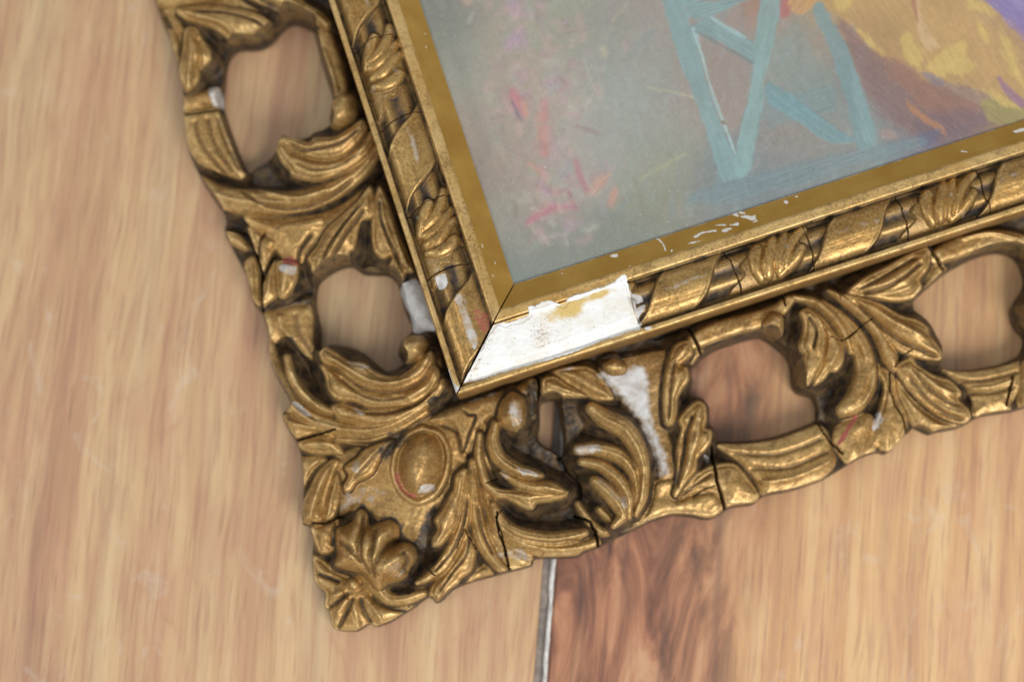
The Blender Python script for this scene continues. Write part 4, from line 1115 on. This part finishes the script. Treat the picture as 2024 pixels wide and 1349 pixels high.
# ground colours, laid in soft patches
PATCH = [((880,60),(112,118,112),60),((900,150),(140,142,132),50),((960,260),(150,140,128),60),((930,330),(120,112,104),50),((1000,60),(150,146,134),60),((1080,40),(140,146,132),60),((1040,140),(154,142,132),60),
 ((1120,230),(158,152,146),70),((1050,330),(150,138,132),60),((1000,440),(132,134,124),50),((1060,430),(150,140,132),50),((1100,500),(118,126,120),60),((1040,510),(104,118,118),50),((1200,70),(140,140,132),60),((1230,180),(140,152,150),70),((1230,280),(138,150,148),70),
 ((1170,330),(156,150,146),50),((1290,390),(130,134,112),60),((1300,330),(134,138,122),50),((1320,200),(142,136,130),50),((1280,40),(142,136,132),60),((1260,120),(138,146,142),50),((1250,450),(112,122,118),60),((1370,410),(120,124,124),50),
 ((1430,150),(138,128,124),50),((1400,70),(140,132,128),50),((1470,200),(142,134,130),40),((1560,120),(130,140,136),50),((1600,180),(118,134,134),50),((1580,280),(138,126,120),50),((1650,270),(128,128,124),40),((1600,340),(112,128,132),60),((1450,390),(108,124,130),60),((1530,370),(110,122,130),60),
 ((1520,20),(150,120,104),30),((1640,60),(142,128,112),30),((1700,250),(120,136,138),50),((1760,260),(112,124,130),50),((1830,270),(98,100,116),50),((1900,250),(112,92,96),50),((1740,120),(126,94,90),50),((1800,190),(142,102,84),50),((1880,190),(140,96,78),40),
 ((1650,10),(178,146,84),30),((1730,30),(186,148,84),40),((1780,90),(190,148,84),40),((1860,60),(188,148,92),40),((1930,80),(186,146,88),40),((1980,150),(178,142,84),40),((1850,140),(188,160,86),40),((1970,20),(150,132,150),30),((2010,20),(120,104,170),40),((2015,80),(150,120,130),40),((1990,200),(146,112,86),40),((1960,225),(138,124,66),25)]
num = np.zeros(cv.C.shape); den = np.zeros(cv.X.shape)
wx = cv.X+26*fbm(cv.X*.018, cv.Y*.018, 3); wy = cv.Y+26*fbm(cv.X*.018+31, cv.Y*.018+7, 3)
for (u, v), c, r in PATCH:
    x, y = ploc(u, v)
    k = np.exp(-((wx-x)**2+(wy-y)**2)/(2*(r*.95)**2))+1e-6
    num += k[..., None]*srgb(np.array(c)*(1.08, 1.04, 1.0)); den += k
cv.C = num/den[..., None]
def dab(pts, wd, col, alpha=1.0, soft=.5, dry=.25):
    """one brush stroke along pixel points; wd in pixels, scalar or per point"""
    a = np.array(pts, float)
    x, y = ploc(a[:, 0], a[:, 1])
    W = np.full(len(a), wd, float) if np.isscalar(wd) else np.array(wd, float)
    Q = catmull(np.column_stack([x, y, W]), 5, False)
    m = W.max()*1.7+4
    i0 = max(0, int((x.min()-m-cv.x0)/cv.res)); i1 = min(cv.nx, int((x.max()+m-cv.x0)/cv.res)+2)
    j0 = max(0, int((y.min()-m-cv.y0)/cv.res)); j1 = min(cv.ny, int((y.max()+m-cv.y0)/cv.res)+2)
    if i1 <= i0 or j1 <= j0: return
    X = cv.X[i0:i1, j0:j1]; Y = cv.Y[i0:i1, j0:j1]
    best = np.full(X.shape, 1e9); along = np.zeros(X.shape); off = np.zeros(X.shape)
    ac = 0.0
    for i in range(len(Q)-1):
        ax, ay = Q[i, :2]; ex, ey = Q[i+1, :2]-Q[i, :2]; l = math.hypot(ex, ey)+1e-6
        t = np.clip(((X-ax)*ex+(Y-ay)*ey)/(l*l), 0, 1)
        dx = X-ax-t*ex; dy = Y-ay-t*ey
        d = np.hypot(dx, dy)/np.maximum(Q[i, 2]+t*(Q[i+1, 2]-Q[i, 2]), .6)
        mm = d < best
        best[mm] = d[mm]; along[mm] = (ac+t*l)[mm]; off[mm] = ((ex*dy-ey*dx)/l)[mm]
        ac += l
    br = vnoise(off*.55+ac, along*.018)+.6*vnoise(off*1.3, along*.03+5)
    f = (1-sstep(1-soft, 1+soft*.5, best+.35*br*dry*2))*alpha*.9*np.clip(1-dry*.9*np.abs(br), 0, 1)
    cv.H[i0:i1, j0:j1] += f*(1.3*br+.35-cv.H[i0:i1, j0:j1])
    c = srgb(col)*(1+.16*br)[..., None]
    cv.C[i0:i1, j0:j1] += f[..., None]*(np.clip(c, 0, 1)-cv.C[i0:i1, j0:j1])
# loose underpainting: short dabs that vary the ground
rp = np.random.RandomState(5)
for _ in range(700):
    u, v = rp.uniform(850, 2024), rp.uniform(-60, 560)
    x, y = ploc(u, v)
    i = int((x-cv.x0)/cv.res); j = int((y-cv.y0)/cv.res)
    if not (0 <= i < cv.nx and 0 <= j < cv.ny): continue
    c = cv.C[i, j]*(1+rp.uniform(-.13, .15))*(1+rp.uniform(-.06, .06, 3))
    c8 = 255*np.where(c < .0031, c*12.92, 1.055*np.clip(c, 0, 1)**(1/2.4)-.055)
    an = rp.normal(1.35 if u < 1650 else .75, .5); L = rp.uniform(14, 46)
    du, dv = math.cos(an)*L/2, -math.sin(an)*L/2
    dab([(u-du, v-dv), (u+rp.uniform(-3, 3), v), (u+du, v+dv)], rp.uniform(3, 10), c8, .5, .8, .35)
# flowers; the last two dabs paint in the left bevel's reflection band
for p, wd, c, a in (([(1013,182),(1025,200),(1036,224)],[6,11,5],(206,96,112),.9),([(1012,200),(1022,222),(1030,236)],[2,3,2],(88,72,112),.8),([(1036,205),(1040,226)],[3,4],(214,140,108),.9),
 ([(1076,200),(1075,235),(1076,262),(1077,302)],[5,8,9,7],(208,122,118),.9),([(1064,225),(1066,270)],[3,4],(204,140,112),.5),([(1044,322),(1062,336),(1084,356)],[3,6,4],(202,138,116),.85),([(1046,440),(1068,422),(1098,410),(1128,408)],[5,7,7,5],(196,98,118),.9),
 ([(1064,368),(1082,380),(1112,378),(1126,382)],[3,5,4,3],(160,88,104),.8),([(1122,372),(1128,392),(1138,412)],[3,3,4],(158,84,100),.7),([(1138,320),(1146,346),(1160,376)],[5,5,4],(186,96,108),.85),([(1172,378),(1186,358),(1200,346)],[6,9,5],(214,150,122),.9),([(1206,402),(1212,384),(1216,374)],[6,7,4],(212,140,118),.85),
 ([(1004,92),(1018,76),(1028,60)],[6,12,6],(184,142,174),.85),([(1014,0),(1018,24)],[10,9],(186,146,178),.8),([(920,-4),(926,2)],[7,7],(206,168,140),.8),([(1190,96),(1196,108)],[5,5],(196,182,150),.8),([(1234,80),(1238,94)],[4,4],(190,150,152),.6),([(1146,30),(1148,44)],[5,5],(186,146,140),.5),
 ([(1110,180),(1122,168)],[4,5],(180,130,140),.5),([(1140,250),(1160,256),(1186,264)],[3,4,3],(140,104,110),.6),([(1100,150),(1118,162)],[3,4],(140,108,108),.6),([(1064,130),(1090,120),(1114,122)],[8,12,6],(178,170,150),.5),([(1085,180),(1090,150)],[10,8],(176,174,168),.5),([(1125,330),(1112,345)],[8,10],(150,154,162),.6),
 ([(1280,172),(1330,182),(1378,194)],[1.5,2,1.5],(186,182,146),.9),([(1264,356),(1300,334),(1354,304)],[2,3,2],(172,172,126),.8),([(1210,40),(1226,20),(1240,4)],[2,3,2],(176,166,140),.7),([(1018,400),(1020,430)],[4,3],(112,86,76),.5),([(940,90),(960,180),(985,280)],[14,18,14],(150,152,140),.35),([(905,110),(925,190),(960,300)],[8,10,10],(108,106,98),.3)):
    dab(p, np.array(wd)*2.6, .6*np.array(c)+.4*np.array((150,146,140)), a*.35, 1.0, .3)
    dab(p, np.array(wd)*1.45, .82*np.array(c)+.18*np.array((160,152,146)), a*.8, 1.0, .45)
for _ in range(260):
    v = rp.uniform(-20, 480); u = rp.normal(1040+.12*v, 62)
    if (u-835) < (v*.33)+50: continue
    c = [(190,150,150),(196,160,150),(176,150,166),(150,158,140),(184,176,160),(160,128,130)][rp.randint(6)]
    an = rp.uniform(0, 3.1); L = rp.uniform(6, 26)
    du, dv = math.cos(an)*L/2, math.sin(an)*L/2
    dab([(u-du, v-dv), (u+rp.uniform(-3, 3), v), (u+du, v+dv)], rp.uniform(4, 11), c, rp.uniform(.2, .5), 1.0, .45)
for _ in range(160):
    u, v = rp.uniform(1180, 1760), rp.uniform(-10, 430)
    c = [(146,160,156),(150,142,140),(128,146,148),(160,150,144),(136,142,126)][rp.randint(5)]
    an = rp.normal(1.4, .35); L = rp.uniform(20, 60)
    du, dv = math.cos(an)*L/2, -math.sin(an)*L/2
    dab([(u-du, v-dv), (u+rp.uniform(-4, 4), v), (u+du, v+dv)], rp.uniform(4, 11), c, rp.uniform(.15, .4), .9, .5)
def patch(pts, col, alpha=1.0, soft=3.0, ang=1.3, rough=5.0, reg='K', dry=.14):
    """a brushed area of one colour; soft and rough in pixels, ang the direction of the brush"""
    a = px(reg, pts)
    x, y = ploc(a[:, 0], a[:, 1])
    P = catmull(np.stack([x, y], 1), 5, True)
    m = 24
    i0 = max(0, int((P[:, 0].min()-m-cv.x0)/cv.res)); i1 = min(cv.nx, int((P[:, 0].max()+m-cv.x0)/cv.res)+2)
    j0 = max(0, int((P[:, 1].min()-m-cv.y0)/cv.res)); j1 = min(cv.ny, int((P[:, 1].max()+m-cv.y0)/cv.res)+2)
    if i1 <= i0 or j1 <= j0: return
    X = cv.X[i0:i1, j0:j1]; Y = cv.Y[i0:i1, j0:j1]
    D, ins = seg_dist(X, Y, P)
    ca, sa = math.cos(ang-ROT), math.sin(ang-ROT)
    l = X*ca+Y*sa; o_ = -X*sa+Y*ca
    br = vnoise(o_*.30+3, l*.022)+.6*vnoise(o_*.8, l*.05+5)
    d = np.where(ins, D, -D)+rough*fbm(X*.05, Y*.05, 3)+rough*.9*br
    f = sstep(-soft, soft, d)*alpha*np.clip(1-dry*2*np.abs(br), 0, 1)
    c = srgb(col)*(1+.9*dry*br+.12*fbm(X*.02, Y*.02, 2))[..., None]
    cv.H[i0:i1, j0:j1] += f*(1.2*br+.5-cv.H[i0:i1, j0:j1])
    cv.C[i0:i1, j0:j1] += f[..., None]*(np.clip(c, 0, 1)-cv.C[i0:i1, j0:j1])
# the seated figure's skirt and the shadow under it
patch([(1080,80),(1200,200),(1320,290),(1420,330),(1500,400),(1640,450),(1720,510),(1900,560),(2024,600),(1700,700),(1500,740),(1470,690),(1300,600),(1180,360),(1120,240)],(128,98,94),.85,14,2.4,12)
patch([(1300,300),(1420,340),(1560,440),(1700,500),(1800,560),(1700,640),(1520,560),(1400,440)],(152,106,84),.8,14,2.4,12)
patch([(1480,600),(1700,560),(1860,590),(1700,690),(1500,740)],(112,88,98),.7,12,2.4,8)
patch([(1020,-60),(1800,-60),(1920,110),(2060,250),(2060,580),(1880,500),(1700,440),(1620,420),(1500,370),(1400,290),(1320,290),(1220,210),(1140,120),(1060,60)],(184,146,88),.95,6,2.2,10)
patch([(1560,60),(1760,60),(1860,200),(1900,380),(1760,400),(1660,330),(1600,200)],(190,150,90),.8,10,2.0,10)
patch([(1140,60),(1300,80),(1400,180),(1420,300),(1320,280),(1220,200)],(176,136,84),.7,8,2.2,8)
patch([(1600,420),(1700,430),(1860,480),(1960,520),(1840,540),(1700,490)],(150,126,110),.7,5,2.6,6)
patch([(1500,370),(1560,380),(1620,420),(1600,440),(1530,410)],(120,112,128),.7,3,2.6,4)
patch([(1780,-40),(2060,-40),(2060,190),(1960,110),(1880,50)],(134,116,170),.95,5,2.3,7)
patch([(1940,-40),(2060,-40),(2060,60),(1980,40)],(150,136,180),.8,6,2.3,6)
patch([(1420,500),(1480,560),(1600,640),(1625,690),(1540,640),(1440,560)],(178,122,76),.85,4,2.4,4)
patch([(1800,520),(1900,495),(2040,570),(1960,640),(1850,620),(1820,570)],(152,138,76),.9,4,2.5,5)
for p in ([(1400,180),(1450,170),(1500,270),(1490,340),(1440,330),(1400,270)],[(1530,340),(1600,270),(1700,210),(1740,230),(1700,300),(1620,380),(1560,370)],[(1180,150),(1230,180),(1320,270),(1300,285),(1220,220)],[(1060,0),(1140,-10),(1110,50),(1070,40)],
    [(1740,0),(1820,10),(1880,75),(1800,62),(1750,50)],[(1890,130),(1950,220),(2000,360),(2040,460),(1980,400),(1930,290)],[(1780,100),(1820,140),(1835,215),(1800,160)],[(1820,460),(1920,490),(2000,550),(1900,520)],[(1620,330),(1720,300),(1780,340),(1700,380)]):
    patch(p,(210,178,96),.75,6,2.0,7)
patch([(1470,-20),(1492,0),(1500,90),(1540,170),(1602,240),(1525,242),(1490,170)],(212,178,138),.5,5,1.9,5)
patch([(1445,-20),(1470,0),(1482,110),(1462,60)],(156,92,74),.7,3,1.9,3)
patch([(1890,390),(1960,450),(2040,530),(2000,545),(1920,470)],(142,100,128),.85,3,2.4,3)
patch([(765,0),(840,10),(815,80),(775,85)],(184,100,94),.8,4,1.3,5); patch([(830,-10),(980,-10),(900,70),(850,60)],(202,152,92),.85,4,1.0,5)
patch([(1490,680),(1600,660),(1560,740),(1500,752)],(94,94,116),.8,5,2.4,5); patch([(1285,695),(1320,640),(1382,690),(1350,715)],(160,138,130),.8,4,1.3,5)
# the blue-green chair
patch([(460,940),(700,880),(1000,800),(1260,755),(1490,700),(1490,750),(1000,905),(600,1010),(320,1035),(340,990)],(112,134,140),.65,9,.35,9)
patch([(680,520),(860,470),(1040,430),(1060,560),(900,620),(690,640)],(110,140,144),.5,9,.35,9)
TEAL = (132,164,162)
patch([(950,20),(1000,20),(1060,130),(1130,250),(1180,400),(1230,560),(1262,720),(1200,762),(1160,700),(1130,560),(1080,400),(1020,220),(960,100)],(114,146,148),.85,4,1.9,5)
patch([(1140,360),(1180,400),(1230,560),(1255,700),(1210,720),(1170,560)],(132,160,162),.6,5,1.9,5)
patch([(710,420),(760,430),(900,530),(1050,640),(1160,712),(1040,732),(960,680),(830,600),(720,520)],(112,148,152),.9,3.5,2.5,4)
patch([(290,-20),(420,5),(600,-20),(640,-20),(520,40),(440,80),(330,95),(305,60)],(124,156,156),.88,4,.3,5)
patch([(330,120),(430,85),(500,130),(600,190),(645,222),(640,310),(540,250),(430,190),(340,150)],(124,156,156),.88,3.5,2.55,4)
patch([(185,20),(230,200),(310,420),(390,640),(470,880),(500,925),(560,905),(575,865),(520,740),(470,600),(410,430),(350,190),(310,90),(280,-20),(170,-20)],(128,160,160),.9,3.5,1.9,4)
patch([(690,-20),(775,-20),(770,100),(740,230),(700,400),(690,520),(650,760),(620,885),(565,900),(548,830),(580,640),(620,480),(640,300),(660,120)],TEAL,.9,3.5,1.35,4)
patch([(328,150),(348,150),(400,330),(445,480),(520,680),(552,785),(535,760),(480,620),(420,450),(360,250)],(166,194,192),.75,2,1.9,3)
patch([(430,85),(480,110),(600,185),(590,195),(500,150),(440,105)],(162,190,188),.7,2,2.5,3)
patch([(340,155),(430,195),(540,255),(636,312),(630,325),(520,262),(420,205)],(96,116,122),.6,3,2.5,3)
dab([(1428,241),(1432,243)],[4,4],(120,96,62),.9,.5,.1)
haze = srgb((150, 150, 146))
cv.C = cv.C*.86+.14*haze          # milky haze mixed evenly into the paint colours
cv.C = np.clip(1.0*cv.C*(1+.07*fbm(cv.X*.12, cv.Y*.12, 3))[..., None]*(1+.05*fbm(cv.X*.5, cv.Y*.5, 2))[..., None], 0, 1)
idx = np.arange(cv.nx*cv.ny).reshape(cv.nx, cv.ny)
qd = np.stack([idx[:-1, :-1], idx[1:, :-1], idx[1:, 1:], idx[:-1, 1:]], -1).reshape(-1, 4)
lum = cv.C.mean(-1)
zz = ZP+.25*fbm(cv.X*.2, cv.Y*.2, 2)+1.0*cv.H
painting = bpy.data.objects.new('painting', None); COL.objects.link(painting)
painting.location = (CX*S, CY*S, 0); painting.rotation_euler = (0, 0, ROT)
painting['label'] = 'oil painting of a blue-green chair, pink flowers and a yellow skirt, inside the gilt frame'
painting['category'] = 'painting'
new_mesh('painted_surface', np.stack([cv.X.ravel(), cv.Y.ravel(), zz.ravel()], 1), qd, PAINT, painting, {'paint': cv.C.reshape(-1, 3)})
slab('panel', 171, 1482, 171, 1102, 160, 176.5, 1, DARKWOOD, painting)
